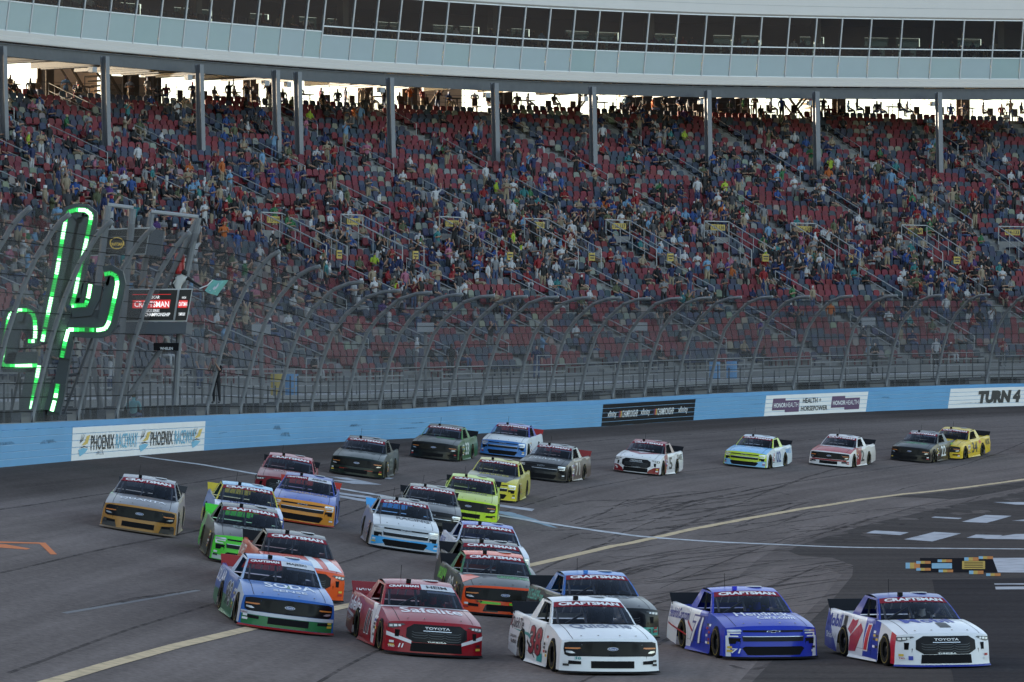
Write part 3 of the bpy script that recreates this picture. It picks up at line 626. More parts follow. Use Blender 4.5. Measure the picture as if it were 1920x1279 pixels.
# steel frame beneath
CPX = [3, 195, 372, 515, 556, 729, 925, 1108, 1324, 1527, 1757, 1985]
mb = MB(); v = []
for s in sarc: v += [off3(s, SO + .1, zb(s) - .80), off3(s, SO + .1, zb(s) - .14), off3(s, SO + .45, zb(s) - .14), off3(s, SO + .45, zb(s) - .80)]
mb.add(v, [(4*i+j, 4*i+4+j, 4*i+4+(j+1)%4, 4*i+(j+1)%4) for i in range(len(sarc) - 1) for j in range(4)])
v = []
for zz in (-.82, -.16):
    mb3 = []
    for s in sarc: mb3 += [off3(s, SO, zb(s) + zz), off3(s, SO, zb(s) + zz + .05)]
    mb.add(mb3, [(2*i, 2*i+2, 2*i+3, 2*i+1) for i in range(len(sarc) - 1)])
rel(mb, UL).build('steel_beam', STEELD, suite)
for s in np.arange(MA[0], MA[-1], .9):
    if random.random() < .6: q = MB(); q.box((random.uniform(-.2, .2), 5.7, .38), (random.choice((.14, .3, .6)), 11.4, 1.06), 0, frame(s, SO + .3, zb(s))); rel(q, UL).build('joist', STEELD, suite)
def column(s, o, z0, z1, rake=0.0, m=STEELD, w_=.34, name='column'):
    q = MB(); A = frame(s, o, z0); h = z1 - z0
    for x, y, sx, sy in ((0, -w_/2, w_, .05), (0, w_/2, w_, .05), (0, 0, .06, w_)):
        q.hexa([A @ Vector((x + a * sx / 2, y + b * sy / 2 + rake * k * h, k * h)) for k in (0, 1) for a, b in ((-1,-1),(1,-1),(1,1),(-1,1))])
    rel(q, UL).build(name, m, suite)
COLM = mat('column_grey', (.15, .155, .17), .5, .2, noise=.15)
for px in CPX:
    s = arc_at(px + 6, SO - 1.2); r = (SO - 2 - STAND0) / ROWD
    column(s, SO - 1.2, zs(s) + ROWH * r - .4, zb(s) - .42, .03, COLM)
    q = MB(); q.box((.35, .1, -1.1), (.4, .3, .3), 0, frame(s, SO, zb(s))); rel(q, UL).build('speaker', mat('box_grey', (.34, .35, .36), .6), suite)
# concourse behind the top row
CO = STAND0 + ROWD * NROW - .2; CZ = lambda s: zs(s) + ROWH * (rmax(s) + .6)
mb = MB(); carc = np.arange(-92, 172, 2.0)
v = []
for s in carc: v += [off3(s, CO - .2, CZ(s) - .8), off3(s, CO - .2, CZ(s) + .12), off3(s, CO + 9, CZ(s) + .12), off3(s, CO + 9, CZ(s) - 1)]
mb.add(v, [(4*i+j, 4*i+4+j, 4*i+5+j, 4*i+j+1) for i in range(len(carc) - 1) for j in range(3)])
rel(mb, SL).build('concourse', mat('concourse_tan', (.22, .19, .15), .9, noise=.2), stand)
for k, s in enumerate(np.arange(80, 170, 2.1)):
    q = MB(); A = [Vector(off3(t, CO, CZ(t) + .1)) for t in (s, s + 1.05, s + 2.1)]; U = Vector((0, 0, 1))
    for hgt in (1.05, .6): q.tube([p + U * hgt for p in A], .018, 4)
    for p in A[:2]: q.tube([p, p + U * (1.1 if k % 2 else 1.5)], .03, 4)
    rel(q, SL).build('concourse_railing', STEELD, stand)
BRN = mat('column_brown', (.10, .075, .055), .8)
for px in (85, 245, 287, 470, 685, 768, 947, 1392, 1573, 1806): s = arc_at(px, CO + 5); column(s, CO + 5, CZ(s), CZ(s) + 5.5, 0, BRN, .7, 'rear_column')
def tan_wall(x0, x1, h0, h1, m, o=8.5):
    a, b = arc_at(x0, CO + o), arc_at(x1, CO + o); q = MB()
    q.hexa([Vector(off3(s, CO + oo, CZ(s) + z)) for z in (h0, h1) for s, oo in ((a, o), (b, o), (b, o + .3), (a, o + .3))]); rel(q, SL).build('rear_wall', m, stand)
TANW = mat('tan_wall', (.55, .42, .30), .9, noise=.1); DRKW = mat('dark_block', (.03, .027, .025), .9)
tan_wall(98, 182, 0, 4, TANW); tan_wall(772, 866, 0, 4, TANW); tan_wall(1175, 1388, 0, 4, DRKW); tan_wall(205, 275, 0, 2.2, mat('stair_wall', (.25, .2, .15), .9), 7)
for px, dr in ((150, 1), (215, 1), (820, -1), (790, 1), (1500, -1), (1485, 1), (1095, -1)):
    s = arc_at(px, CO + 6); q = MB(); M = frame(s, CO + 6, CZ(s)); q.tube([M @ Vector((-2.2 * dr, 0, 4.2)), M @ Vector((1.4 * dr, 0, 0))], .10, 5); q.tube([M @ Vector((-2.2 * dr, .4, 3.4)), M @ Vector((1.0 * dr, .4, 0))], .07, 5); rel(q, SL).build('stair_brace', BRN, stand)
for px in (170, 1495):
    s = arc_at(px, CO + 7); q = MB()
    for k in range(12): q.box((-1.6 + k * .28, 0, 4.1 - k * .28), (.34, 1.5, .1), 0, frame(s, CO + 7, CZ(s)))
    rel(q, SL).build('staircase', mat('stair_tan', (.20, .15, .10), .9), stand)
# ------------------------------------------------------------------ people
def skel(pose):
    """joints, edges, radii, region per edge for a figure facing +Y-minus (local -Y is forward), feet at z=0"""
    J = {}; E = []
    def j(n, p, r): J[n] = (Vector(p), r)
    seated = pose.startswith('sit')
    hz = .52 if seated else .95; lean = -.03 if not seated else .04
    j('hip', (0, .10 if seated else 0, hz), (.155, .115)); j('waist', (0, lean + (.09 if seated else 0), hz + .17), (.145, .105)); j('chest', (0, lean + (.08 if seated else .01), hz + .36), (.17, .115)); j('neck', (0, lean + (.05 if seated else 0), hz + .54), (.058, .058))
    j('chin', (0, lean - .01 + (.05 if seated else 0), hz + .62), (.075, .085)); j('crown', (0, lean - .01 + (.05 if seated else 0), hz + .77), (.072, .09))
    E += [('hip','waist','shirt'), ('waist','chest','shirt'), ('chest','neck','shirt'), ('neck','chin','skin'), ('chin','crown','hair')]
    for sg, t in ((-1, 'r'), (1, 'l')):
        hy = .10 if seated else 0
        if seated: kn = (sg * .13, -.34, hz + .02); an = (sg * .13, -.34, .10); to = (sg * .14, -.48, .04)
        else: kn = (sg * .11, -.01, .50); an = (sg * (.12 + (.05 if pose == 'stand2' else 0)), .03, .09); to = (sg * .14, -.14, .035)
        j('th' + t, (sg * .09, hy, hz - (.0 if seated else .08)), (.10, .10)); j('kn' + t, kn, (.068, .068)); j('an' + t, an, (.048, .05)); j('to' + t, to, (.045, .035))
        E += [('hip','th'+t,'pants'), ('th'+t,'kn'+t,'pants'), ('kn'+t,'an'+t,'pants'), ('an'+t,'to'+t,'shoe')]
        c = J['chest'][0]; sh = Vector((sg * .20, c.y, c.z + .10)); j('sh' + t, sh, (.072, .075))
        P = {'stand': ((.27, .02, -.26), (.25, -.08, -.50)), 'stand2': ((.27, .05, -.25), (.06, -.19, -.20)), 'phone': ((.25, -.20, -.17), (.10, -.34, .10)), 'cheer': ((.33, -.05, .12), (.30, -.08, .40)), 'sit': ((.26, -.06, -.24), (.17, -.30, -.34)), 'sit2': ((.27, .0, -.25), (.07, -.24, -.22))}.get(pose, ((.27, .02, -.26), (.25, -.08, -.5)))
        if pose == 'cheer' and sg < 0: P = ((.27, .02, -.26), (.25, -.08, -.50))
        el = Vector((sg * P[0][0], c.y + P[0][1], sh.z + P[0][2])); wr = Vector((sg * P[1][0], c.y + P[1][1], sh.z + P[1][2])); d = (wr - el).normalized()
        j('el' + t, el, (.048, .05)); j('wr' + t, wr, (.033, .036)); j('ha' + t, wr + d * .12, (.036, .026))
        E += [('chest','sh'+t,'shirt'), ('sh'+t,'el'+t,'shirt'), ('el'+t,'wr'+t,'skin'), ('wr'+t,'ha'+t,'skin')]
    return J, E
REG = ['skin', 'shirt', 'pants', 'hair', 'shoe']
def grow(figs, sub=0):                              # figs: {key: (J, E)} -> {key: (verts, faces, regions)}
    obs = []
    for key, (J, E) in figs.items():
        nm = list(J); me = bpy.data.meshes.new('fig'); me.from_pydata([J[n][0] for n in nm], [(nm.index(a), nm.index(b)) for a, b, _ in E], [])
        o = bpy.data.objects.new('fig', me); col.objects.link(o); md = o.modifiers.new('skin', 'SKIN'); md.use_smooth_shade = True
        if not me.skin_vertices: raise RuntimeError('no skin layer')
        for n, v in zip(nm, me.skin_vertices[0].data): v.radius = J[n][1]; v.use_root = (n == 'hip')
        if sub: m2 = o.modifiers.new('sub', 'SUBSURF'); m2.levels = m2.render_levels = sub
        obs.append((key, o, J, E))
    bpy.context.view_layer.update(); dg = bpy.context.evaluated_depsgraph_get(); out = {}
    for key, o, J, E in obs:
        me = bpy.data.meshes.new_from_object(o.evaluated_get(dg)); V = np.array([v.co[:] for v in me.vertices]); Fc = [tuple(p.vertices) for p in me.polygons]
        A = np.array([J[a][0][:] for a, b, _ in E]); Bp = np.array([J[b][0][:] for a, b, _ in E]); D = Bp - A
        cen = np.array([V[list(f)].mean(0) for f in Fc]); t = np.clip(((cen[:,None] - A) * D).sum(-1) / (D**2).sum(-1), 0, 1)
        dist = np.linalg.norm(cen[:,None] - (A + t[...,None] * D), axis=-1) / np.array([(J[a][1][0] + J[b][1][0]) / 2 + .02 for a, b, _ in E]); k = dist.argmin(1)
        reg = []
        hz_ = J['chin'][0]
        for c, q in zip(cen, k):
            r_ = E[q][2]
            if r_ == 'hair' and c[1] < hz_.y - .03 and c[2] < J['crown'][0].z - .02: r_ = 'skin'
            reg.append(REG.index(r_))
        out[key] = (V, Fc, reg); bpy.data.meshes.remove(me)
    for _, o, _, _ in obs: m = o.data; bpy.data.objects.remove(o); bpy.data.meshes.remove(m)
    return out
POSES = ['stand', 'stand2', 'phone', 'cheer', 'sit', 'sit2']
FIG0 = grow({p: skel(p) for p in POSES}); FIG1 = grow({p: skel(p) for p in POSES}, 1)
SHIRTS = [('black',(.015,.015,.017),32),('dark grey',(.05,.05,.055),16),('white',(.52,.52,.53),11),('navy',(.02,.03,.09),11),('grey',(.22,.22,.23),10),('red',(.32,.025,.03),6),('blue',(.04,.10,.32),5),('light blue',(.22,.40,.60),4),('dark red',(.14,.012,.02),5),('olive',(.10,.11,.06),4),('tan',(.40,.32,.22),5),('orange',(.60,.16,.04),1.6),('purple',(.12,.06,.22),2),('teal',(.05,.24,.25),2),('green',(.04,.15,.06),2),('lime yellow',(.50,.65,.06),.7),('pink',(.50,.18,.26),2)]
PANTS = [('black',(.02,.02,.022)),('denim',(.06,.085,.16)),('khaki',(.26,.21,.14)),('grey',(.13,.13,.135)),('pale',(.4,.4,.4))]
HATS = [('dark hair',(.02,.014,.01)),('black cap',(.012,.012,.014)),('white cap',(.6,.6,.6)),('brown hair',(.08,.045,.02)),('red cap',(.3,.02,.025)),('grey hair',(.3,.29,.28)),('navy cap',(.02,.03,.09)),('straw hat',(.45,.36,.2))]
SHIRTS = [(n, tuple(v * (.95 if max(c) < .08 else .60 if max(c) - min(c) > .12 else .8) for v in c), w_) for n, c, w_ in SHIRTS]
SKINS = [(.30,.17,.115),(.36,.22,.155),(.24,.13,.085),(.14,.07,.045)]
SHIRTM = objcol_mat('shirt_cloth', .85); SHOEM = mat('shoe', (.05,.05,.05), .7)
SKM = [mat('skin_%d' % i, c, .6) for i, c in enumerate(SKINS)]; PAM = [mat('trousers_' + n, c, .85) for n, c in PANTS]; HAM = [mat('head_' + n.replace(' ', '_'), c, .8) for n, c in HATS]
PCACHE = {}
def person_mesh(pose, sk, pa, ha, hi=False):
    k = (pose, sk, pa, ha, hi)
    if k not in PCACHE:
        V, Fc, rg = (FIG1 if hi else FIG0)[pose]; me = bpy.data.meshes.new('person'); me.from_pydata(V.tolist(), [], Fc)
        for m in (SKM[sk], SHIRTM, PAM[pa], HAM[ha], SHOEM): me.materials.append(m)
        me.polygons.foreach_set('material_index', rg); me.polygons.foreach_set('use_smooth', [True] * len(Fc)); me.update(); PCACHE[k] = me
    return PCACHE[k]
def pick(rnd=random):
    sh = rnd.choices(range(len(SHIRTS)), [q[2] for q in SHIRTS])[0]
    return sh, rnd.choices(range(4), [5, 5, 3, 1])[0], rnd.choices(range(5), [5, 5, 3, 3, 1])[0], rnd.choices(range(8), [6, 5, 4, 4, 2, 2, 2, 1])[0]
def pmat(x, y, z, h, sca=1.0, turn=0.0):             # face inward (towards the track) plus a turn
    a = h + turn
    return Matrix(((math.sin(a) * sca, -math.cos(a) * sca, 0, x), (math.cos(a) * sca, math.sin(a) * sca, 0, y), (0, 0, sca, z), (0, 0, 0, 1)))
LAT = rng.random((60, 60))
def clump(x, y):                                     # smooth value noise: knots of people and empty patches
    v = 0
    for k, (sx, sy, w_) in enumerate(((150, 70, .55), (52, 30, .45))):
        a, b = x / sx + 7 * k + 5, y / sy + 3 * k; i, j = int(a), int(b); f, g_ = a - i, b - j; f = f*f*(3-2*f); g_ = g_*g_*(3-2*g_)
        L = lambda p, q: LAT[p % 60, q % 60]
        v += w_ * ((L(i,j)*(1-f) + L(i+1,j)*f)*(1-g_) + (L(i,j+1)*(1-f) + L(i+1,j+1)*f)*g_)
    return min(1, max(0, (v - .25) / .5))
folk = []
for q in slots:
    px, py = topx((q[3], q[4], q[5] + .6))
    if not -90 < px < 2010: continue
    d = float(np.interp(py, [200, 260, 320, 380, 440, 520, 545, 600, 640, 690], [.05, .13, .22, .34, .42, .42, .26, .13, .07, .05]))
    d *= float(np.interp(px, [0, 300, 900, 1900], [1.1, 1.1, 1.05, .92])) * (.30 + 2.3 * clump(px, py) ** 1.7)
    if py > 590 and 500 < px < 1000: d *= .5
    if random.random() < d:
        st = random.random() < (.36 if py > 300 else .28)
        pose = random.choices(['stand', 'stand2', 'phone', 'cheer'], [4, 4, 2, .7])[0] if st else random.choice(['sit', 'sit', 'sit2'])
        i_, o_ = math.cos(q[6]), -math.sin(q[6]); f = .18 if st else 0
        folk.append((q[4], pose, pmat(q[3] + i_ * f, q[4] + o_ * f, q[5], q[6], random.uniform(.93, 1.06), random.uniform(-.5, .5)), pick(), q, 'seat'))
for px in range(-20, 1960, 24):                       # silhouettes on the concourse
    if random.random() < .75 and not 98 < px < 110:
        px2 = px + random.uniform(-8, 8); o_ = CO + random.uniform(1.0, 4.5); s = arc_at(px2, o_); x, y = off(s, o_); st = random.random() < .35
        folk.append((float(y) + 40, random.choice(['stand', 'stand2', 'phone']) if st else 'sit', pmat(float(x), float(y), CZ(s) + .12 + (0 if st else .2), hd(s), 1.0, random.uniform(-1.2, 1.2)), pick(), None, 'top'))
for a, b in zip(MA, MA[1:]):                           # guests behind the suite glass
    for k in range(3):
        if random.random() < .5:
            s = a + (b - a) * (k + .5) / 3; o_ = SO + 1.4; x, y = off(s, o_)
            folk.append((float(y) + 60, 'sit', pmat(float(x), float(y), zb(s) + 1.93, hd(s), 1, random.uniform(-.4, .4)), pick(), None, 'suite'))
folk.sort(key=lambda f: f[0])
inview = [i for i, f in enumerate(folk) if f[4] is not None and 8 < topx(f[2].translation)[0] < 1912]
single = set(inview[:288]); used = {}
_o = 'zeroth first second third fourth fifth sixth seventh eighth ninth tenth eleventh twelfth thirteenth fourteenth fifteenth sixteenth seventeenth eighteenth nineteenth'.split(); _t = {2:'twenty',3:'thirty',4:'forty',5:'fifty'}
def ORD(n): return _o[n] if n < 20 else (_t[n // 10][:-1] + 'ieth' if n % 10 == 0 else _t[n // 10] + '-' + _o[n % 10])
NTH = lambda n: str(n) + ('th' if 10 < n % 100 < 14 else {1:'st',2:'nd',3:'rd'}.get(n % 10, 'th'))
vis_aisles = [s for s in AISLES if topx(off3(s, STAND0 + 6, 7))[0] > 0]
for i in single:
    y, pose, M, (sh, sk, pa, ha), q, _ = folk[i]
    ob = link('person', person_mesh(pose, sk, pa, ha, q[2] < 8)); ob.matrix_world = M; ob.color = (*SHIRTS[sh][1], 1)
    k = sum(1 for s in vis_aisles if s < q[0]); act = 'seated' if pose.startswith('sit') else 'standing'
    lab = '%s person in %s shirt with %s, %s row, %s seat past %s aisle' % (act, SHIRTS[sh][0], HATS[ha][0], ORD(q[2] + 1), ORD(q[9]), ORD(k))
    tag(ob, lab, 'person', 'spectators in the lower rows')
REGC = lambda sh, sk, pa, ha: [SKINS[sk], SHIRTS[sh][1], PANTS[pa][1], HATS[ha][1], (.05, .05, .05)]
items = []
for i, f in enumerate(folk):
    if i in single: continue
    V, Fc, rg = FIG1[f[1]]; c = REGC(*f[3]); items.append((V, Fc, [c[r] for r in rg], f[2]))
crowd = tag(mass('crowd', items, ATTM), 'distant mass of spectators filling the upper grandstand rows', 'crowd', kind='stuff')
mb = []                                                # folding chairs and high tables of the concourse
for k, px in enumerate(range(20, 1910, 46)):
    s = arc_at(px, CO + 2.5); M = frame(s, CO + 2.5, CZ(s) + .12); q = MB()
    if k % 3: q.box((0, 0, .5), (.45, .45, .06), 0, M); q.box((0, .22, .8), (.45, .05, .5), 0, M); [q.box((a, b, .25), (.04, .04, .5), 0, M) for a in (-.2, .2) for b in (-.2, .2)]; nm = 'concourse_chair'
    else: q.box((0, 0, 1.0), (1.1, .6, .06), 0, M); [q.box((a, 0, .5), (.06, .06, 1.0), 0, M) for a in (-.4, .4)]; nm = 'concourse_table'
    q.build(nm, mat('chair_dark', (.05, .03, .025), .7)); ob = bpy.data.objects[-1] if False else None
for o in [o for o in col.objects if o.name.startswith(('concourse_chair', 'concourse_table'))]:
    c = sum((v.co for v in o.data.vertices), Vector()) / len(o.data.vertices); px = topx(c)[0]; n = 'chair' if 'chair' in o.name else 'table'
    near_c = min(range(len(CPX)), key=lambda i: abs(CPX[i] - px)); d = px - CPX[near_c]
    key = (n, near_c, d > 0); fcount = globals().setdefault('FCOUNT', {}); fcount[key] = fcount.get(key, 0) + 1
    tag(o, 'dark %s on the top concourse, %s %s of the %s steel column' % (n, ORD(fcount[key]), 'right' if d > 0 else 'left', ORD(near_c + 1)), n, 'concourse furniture')
#@@PART3
# ------------------------------------------------------------------ cactus sign, flag stand
def pxpoly(pts, Y): return [at(x, y, Y) for x, y in pts]
def prism(pts, Y, D, mb=None, mi=0):                 # outline seen at depth Y, extruded D backwards
    mb = mb or MB(); a = pxpoly(pts, Y); b = [p + Vector((0, D, 0)) for p in a]; n = len(a)
    return mb.add(a + b, [tuple(range(n)), tuple(range(2*n-1, n-1, -1))] + [(i, n+i, n+(i+1)%n, (i+1)%n) for i in range(n)], mi)
CY = 139.0
z4 = lambda pts: [(x / 2.46, 360 + y / 2.46) for x, y in pts]
PATHS = [z4(p) for p in ([(128,688),(160,688),(163,640),(160,590),(150,560),(125,546),(80,546),(50,560),(38,590),(15,730),(6,785),(22,803),(80,803),(172,800)],
    [(180,800),(160,905),(142,1010)], [(195,690),(215,590),(235,495),(262,370),(285,230),(303,125),(318,92),(350,82),(395,84),(420,104),(418,130),(400,215),(370,350),(345,470),(330,525)],
    [(330,525),(395,522),(408,480),(417,425)], [(480,380),(510,374),(535,388),(541,420),(530,480),(512,560),(500,605),(485,630),(455,637),(390,635),(315,635),(300,690),(284,765)], [(266,885),(255,950),(238,1012)])]
cact = tag(empty('cactus_sign', at(78, 782, CY)), 'giant dark cactus shaped sign outlined in glowing green lights', 'sign'); CL = cact.location.copy()
CBODY = mat('sign_body', (.045, .055, .062), .5, .1, noise=.15, nscale=2); LEDG = mat('led_green', (.03, .9, .12), .4, emit=.32); LEDW = mat('led_bright', (.35, 1, .45), .4, emit=.9); LEDD = mat('led_housing', (.01, .10, .025), .4, emit=.12)
def ribbon(path, Y, hw, D, mb, mi=0, shift=0):
    P = [at(x, y, Y) for x, y in path]; L = []
    for i, p in enumerate(P):
        t = (P[min(i+1, len(P)-1)] - P[max(i-1, 0)]).normalized(); nrm = Vector((-t.z, 0, t.x)); c = p + nrm * shift; L.append((c + nrm * hw, c - nrm * hw))
    for (a, b), (c, d) in zip(L, L[1:]): k = Vector((0, D, 0)); mb.hexa([a, b, d, c, a + k, b + k, d + k, c + k], mi)
    return mb
for i, p in enumerate(PATHS):
    rel(ribbon(p, CY, .33, .4, MB(), 0, {0:.12,2:-.12}.get(i,-.06)), CL).build('sign_channel', CBODY, cact)
    mb = MB(); ribbon(p, CY - .03, .09, .05, mb, 0); rel(mb, CL).build('light_strip', LEDD, cact)
    P = [Vector(q) for q in p]; seg = []; tot = 0
    for a, b in zip(P, P[1:]):
        n = max(1, int((b - a).length / 4.4)); seg += [(a.lerp(b, (k + .06) / n), a.lerp(b, (k + .90) / n)) for k in range(n)]
    mb = MB()
    for k, (a, b) in enumerate(seg):
        if random.random() < .05: continue
        ribbon([a, b], CY - .07, .058, .05, mb, 1 if math.sin(k * .41 + i) > .1 else 0 if math.sin(k * .41 + i) > -.55 else 2)
    tag(rel(mb, CL).build('lamps', [LEDG, LEDW, mat('led_dim', (.02, .45, .07), .4, emit=.2)], cact), kind='stuff')
rel(prism(z4([(215,1030),(250,870),(300,640),(345,640),(300,900),(275,1030)]), CY + .1, .5), CL).build('trunk_panel', CBODY, cact)
rel(prism(z4([(300,560),(345,560),(400,545),(480,545),(470,590),(300,600)]), CY + .1, .4), CL).build('arm_panel', CBODY, cact)
for a_, b_ in (((60,775),(150,400)),((20,775),(60,590)),((120,775),(215,520)),((15,660),(225,610)),((40,720),(150,700)),((80,560),(215,540)),((110,470),(170,455))):
    q_ = MB(); q_.tube(pxpoly([a_, b_], CY + .9), .05, 5); rel(q_, CL).build('back_strut', STEELD, cact)
mb = MB()
for k in range(16): mb.tube(pxpoly([(128 + k * .9 - 14, 775 - k * 12), (150 + k * 1.2 - 14, 775 - k * 12)], CY + 1.2), .03, 4)
rel(mb, CL).build('ladder_rung', STEELD, cact)
FY = 150.0
fs = tag(empty('flag_stand', at(285, 765, FY)), 'raised black flag stand with a lit sponsor screen beside the cactus sign', 'flag stand'); FSL = fs.location.copy()
SCR = mat('screen_black', (.006, .006, .008), .35); BOXG = mat('box_slate', (.075, .085, .10), .5, .1)
def fpart(name, pts, Y, D, m): return rel(prism(pts, Y, D), FSL).build(name, m, fs)
fpart('platform', [(140,604),(350,604),(348,626),(140,626)], FY, 3.0, BOXG)
fpart('screen_frame', [(139,542),(361,541),(350,603),(137,604)], FY + .05, .15, ALU); scr = fpart('screen', [(141,544),(333,543.5),(324.5,600),(139,601)], FY - .02, .1, SCR); fpart('side_screen', [(337,543.5),(359.5,543),(349,600.5),(328,600.5)], FY - .03, .1, SCR)
fpart('railing_back', [(141,548),(352,545),(350,549),(141,552)], FY + 2.8, .1, STEEL)
def ftext(key, x0, y0, x1, y1, m, Y=FY - .05, sk=0):
    mb = MB(); w_, h_ = x1 - x0, y1 - y0; letter(mb, key, lambda u, v: at(x0 + u + sk * v, y1 - v, Y), (w_, h_)); rel(mb, FSL).build('lettering', m, fs)
SR = mat('screen_red', (.55, .02, .02), .4, emit=.16); SW = mat('screen_white', (.8, .8, .8), .4, emit=.16); SGD = mat('screen_gold', (.5, .36, .06), .4, emit=.1)
rel(prism([(249,563),(320,562),(317,578),(248,578)], FY - .04, .02), FSL).build('screen_block', SR, fs)
rel(prism([(248.5,552),(320.5,551.5),(320.3,552.5),(248.5,553)], FY - .04, .02), FSL).build('screen_line', SR, fs)
ftext('CRAFTSMAN', 252, 565, 317, 576, SW, FY - .07); ftext(('NASCAR', .02, .2), 276, 554.5, 299, 560, SW); ftext(('TRUCK SERIES', .01, .2), 270, 580, 299, 585, SW); ftext(('CHAMPIONSHIP', .02, .2), 271, 586.5, 319, 593, SW)
rel(prism([(336,563),(352,563),(350,577),(333,577)], FY - .05, .02), FSL).build('screen_block', SR, fs); ftext('CRAFTSMAN', 335, 566, 351, 574, SW, FY - .08); ftext(('NASCAR', .02, .2), 341, 556, 349, 560, SW, FY - .06); ftext(('CHAMPIONSHIP', .02, .2), 335, 586, 347, 592, SW, FY - .06)
fpart('score_frame', [(176,430),(282,426),(273,477),(164,480)], FY + .05, .3, ALU); fpart('score_screen', [(178,432),(280,428.5),(271.5,475),(166,478)], FY - .01, .1, SCR); fpart('score_side', [(283,427),(307,433),(300,481),(274,477)], FY + .06, .6, BOXG)
rel(prism([(178,445),(278,442),(278,443.2),(178,446)], FY - .03, .02), FSL).build('score_line', mat('screen_grey', (.2, .2, .2), .5), fs); rel(prism([(170,466),(273,463),(273,464.2),(170,467)], FY - .03, .02), FSL).build('score_line', mat('screen_grey'), fs)
mb = MB(); C0 = at(219, 456, FY - .05); mb.tube([C0 + Vector((.24 * math.cos(a), 0, .2 * math.sin(a))) for a in np.linspace(0, 2*math.pi, 20)], .02, 4); rel(mb, FSL).build('score_emblem', SGD, fs); ftext('CRAFTSMAN', 206, 455, 233, 461, SGD)
for a, b, r in (((203,386),(152,775),.13), ((249,392),(214,775),.13), ((284,398),(258,600),.12), ((371,408),(285,590),.10), ((372,408),(340,560),.12), ((252,626),(226,770),.12), ((163,620),(190,770),.1), ((312,640),(240,745),.09), ((340,560),(328,760),.11)):
    q = MB(); q.tube(pxpoly([a, b], FY - .6 if r > .125 else FY + .8), r, 8); rel(q, FSL).build('support_post', STEEL, fs)
for a, b in (((203,384),(250,390)), ((284,397),(372,407))): q = MB(); q.tube(pxpoly([a, b], FY - .2), .08, 8); rel(q, FSL).build('top_bar', RAIL, fs)
sb = tag(empty('hanging_sign', at(311, 660, FY - .3)), 'small black sign with white lettering hanging below the flag stand', 'sign'); HL = sb.location.copy()
rel(prism([(288,643),(335,643),(334,658),(288,657)], FY - .3, .2), HL).build('sign_box', BLACK, sb); mb = MB(); letter(mb, 'WHELEN', lambda u, v: at(300 + u, 656 - v, FY - .33), (24, 5)); rel(mb, HL).build('lettering', INKW, sb)
q = MB(); q.tube(pxpoly([(293,626),(293,643)], FY - .2), .03, 4); q.tube(pxpoly([(322,626),(322,643)], FY - .2), .03, 4); rel(q, HL).build('hanger', STEELD, sb)
# people of the flag stand and the fence side
def place(pose, px, py, Y, sh, sk, pa, ha, label, turn=0.0, sca=1.0, shirtcol=None, cat='person'):
    p = at(px, py, Y); ob = link('person', person_mesh(pose, sk, pa, ha, True)); a = turn
    ob.matrix_world = Matrix.Translation(p) @ Matrix.Rotation(a, 4, 'Z') @ Matrix.Scale(sca, 4); ob.color = (*(shirtcol or SHIRTS[sh][1]), 1); return tag(ob, label, cat)
S_ = lambda n: [q[0] for q in SHIRTS].index(n)
def flagman():
    J, E = skel('stand'); J = {k: (v[0].copy(), v[1]) for k, v in J.items()}
    for k in ('chest', 'neck', 'chin', 'crown', 'shl', 'shr', 'ell', 'elr', 'wrl', 'wrr', 'hal', 'har', 'waist'):
        v = J[k][0]; t = max(0, v.z - .95); v.x += t * .45; v.z -= t * .08
    c = J['shl'][0]
    for k, d in (('ell', (.22, -.12, -.16)), ('wrl', (.46, -.18, -.30)), ('hal', (.56, -.2, -.35))): J[k] = (c + Vector(d), J[k][1])
    c = J['shr'][0]
    for k, d in (('elr', (-.14, -.06, -.22)), ('wrr', (-.02, -.2, -.42)), ('har', (.06, -.24, -.48))): J[k] = (c + Vector(d), J[k][1])
    for k in ('chin', 'crown'): J[k] = (J[k][0], (.115, .125))
    return J, E
FM = grow({'f': flagman()}, 1)['f']; VEST = mat('vest_white', (.55, .55, .52), .8)
me = bpy.data.meshes.new('person'); me.from_pydata(FM[0].tolist(), [], FM[1])
for m in (mat('glove_black', (.015, .015, .015), .7), VEST, PAM[0], mat('helmet_black', (.02, .02, .025), .25), SHOEM): me.materials.append(m)
cen = [np.mean(FM[0][list(f)], 0) for f in FM[1]]; rg = [0 if (r == 1 and abs(c[0] - .45 * max(0, c[2] - .95)) > .2) else r for r, c in zip(FM[2], cen)]
me.polygons.foreach_set('material_index', rg); me.polygons.foreach_set('use_smooth', [True] * len(rg))
fm = link('person', me); fm.matrix_world = Matrix.Translation(at(330, 594, FY + .5)) @ Matrix.Scale(1.0, 4); tag(fm, 'person in white vest and black helmet leaning out of the flag stand, waving a flag', 'person')
fo = tag(empty('flag', at(397, 541, FY + .2)), 'pale teal flag with a white flame mark waved from the flag stand', 'flag'); FO_ = fo.location.copy()
q = MB(); q.tube(pxpoly([(374,541),(389,535),(399,525)], FY + .2), .02, 6); rel(q, FO_).build('flag_staff', INKW, fo)
def flagpt(u, v, Y=FY + .18): 
    a = Vector((398, 524)).lerp(Vector((384, 545)), v); b = Vector((428, 527)).lerp(Vector((407, 556)), v); p = a.lerp(b, u); return at(p.x, p.y + 1.2 * math.sin(u * 5), Y + .10 * math.sin(u * 6 + v * 2))
q = MB(); q.grid(flagpt, np.linspace(0, 1, 10), np.linspace(0, 1, 8)); rel(q, FO_).build('flag_cloth', mat('flag_teal', (.22, .52, .46), .8), fo, True)
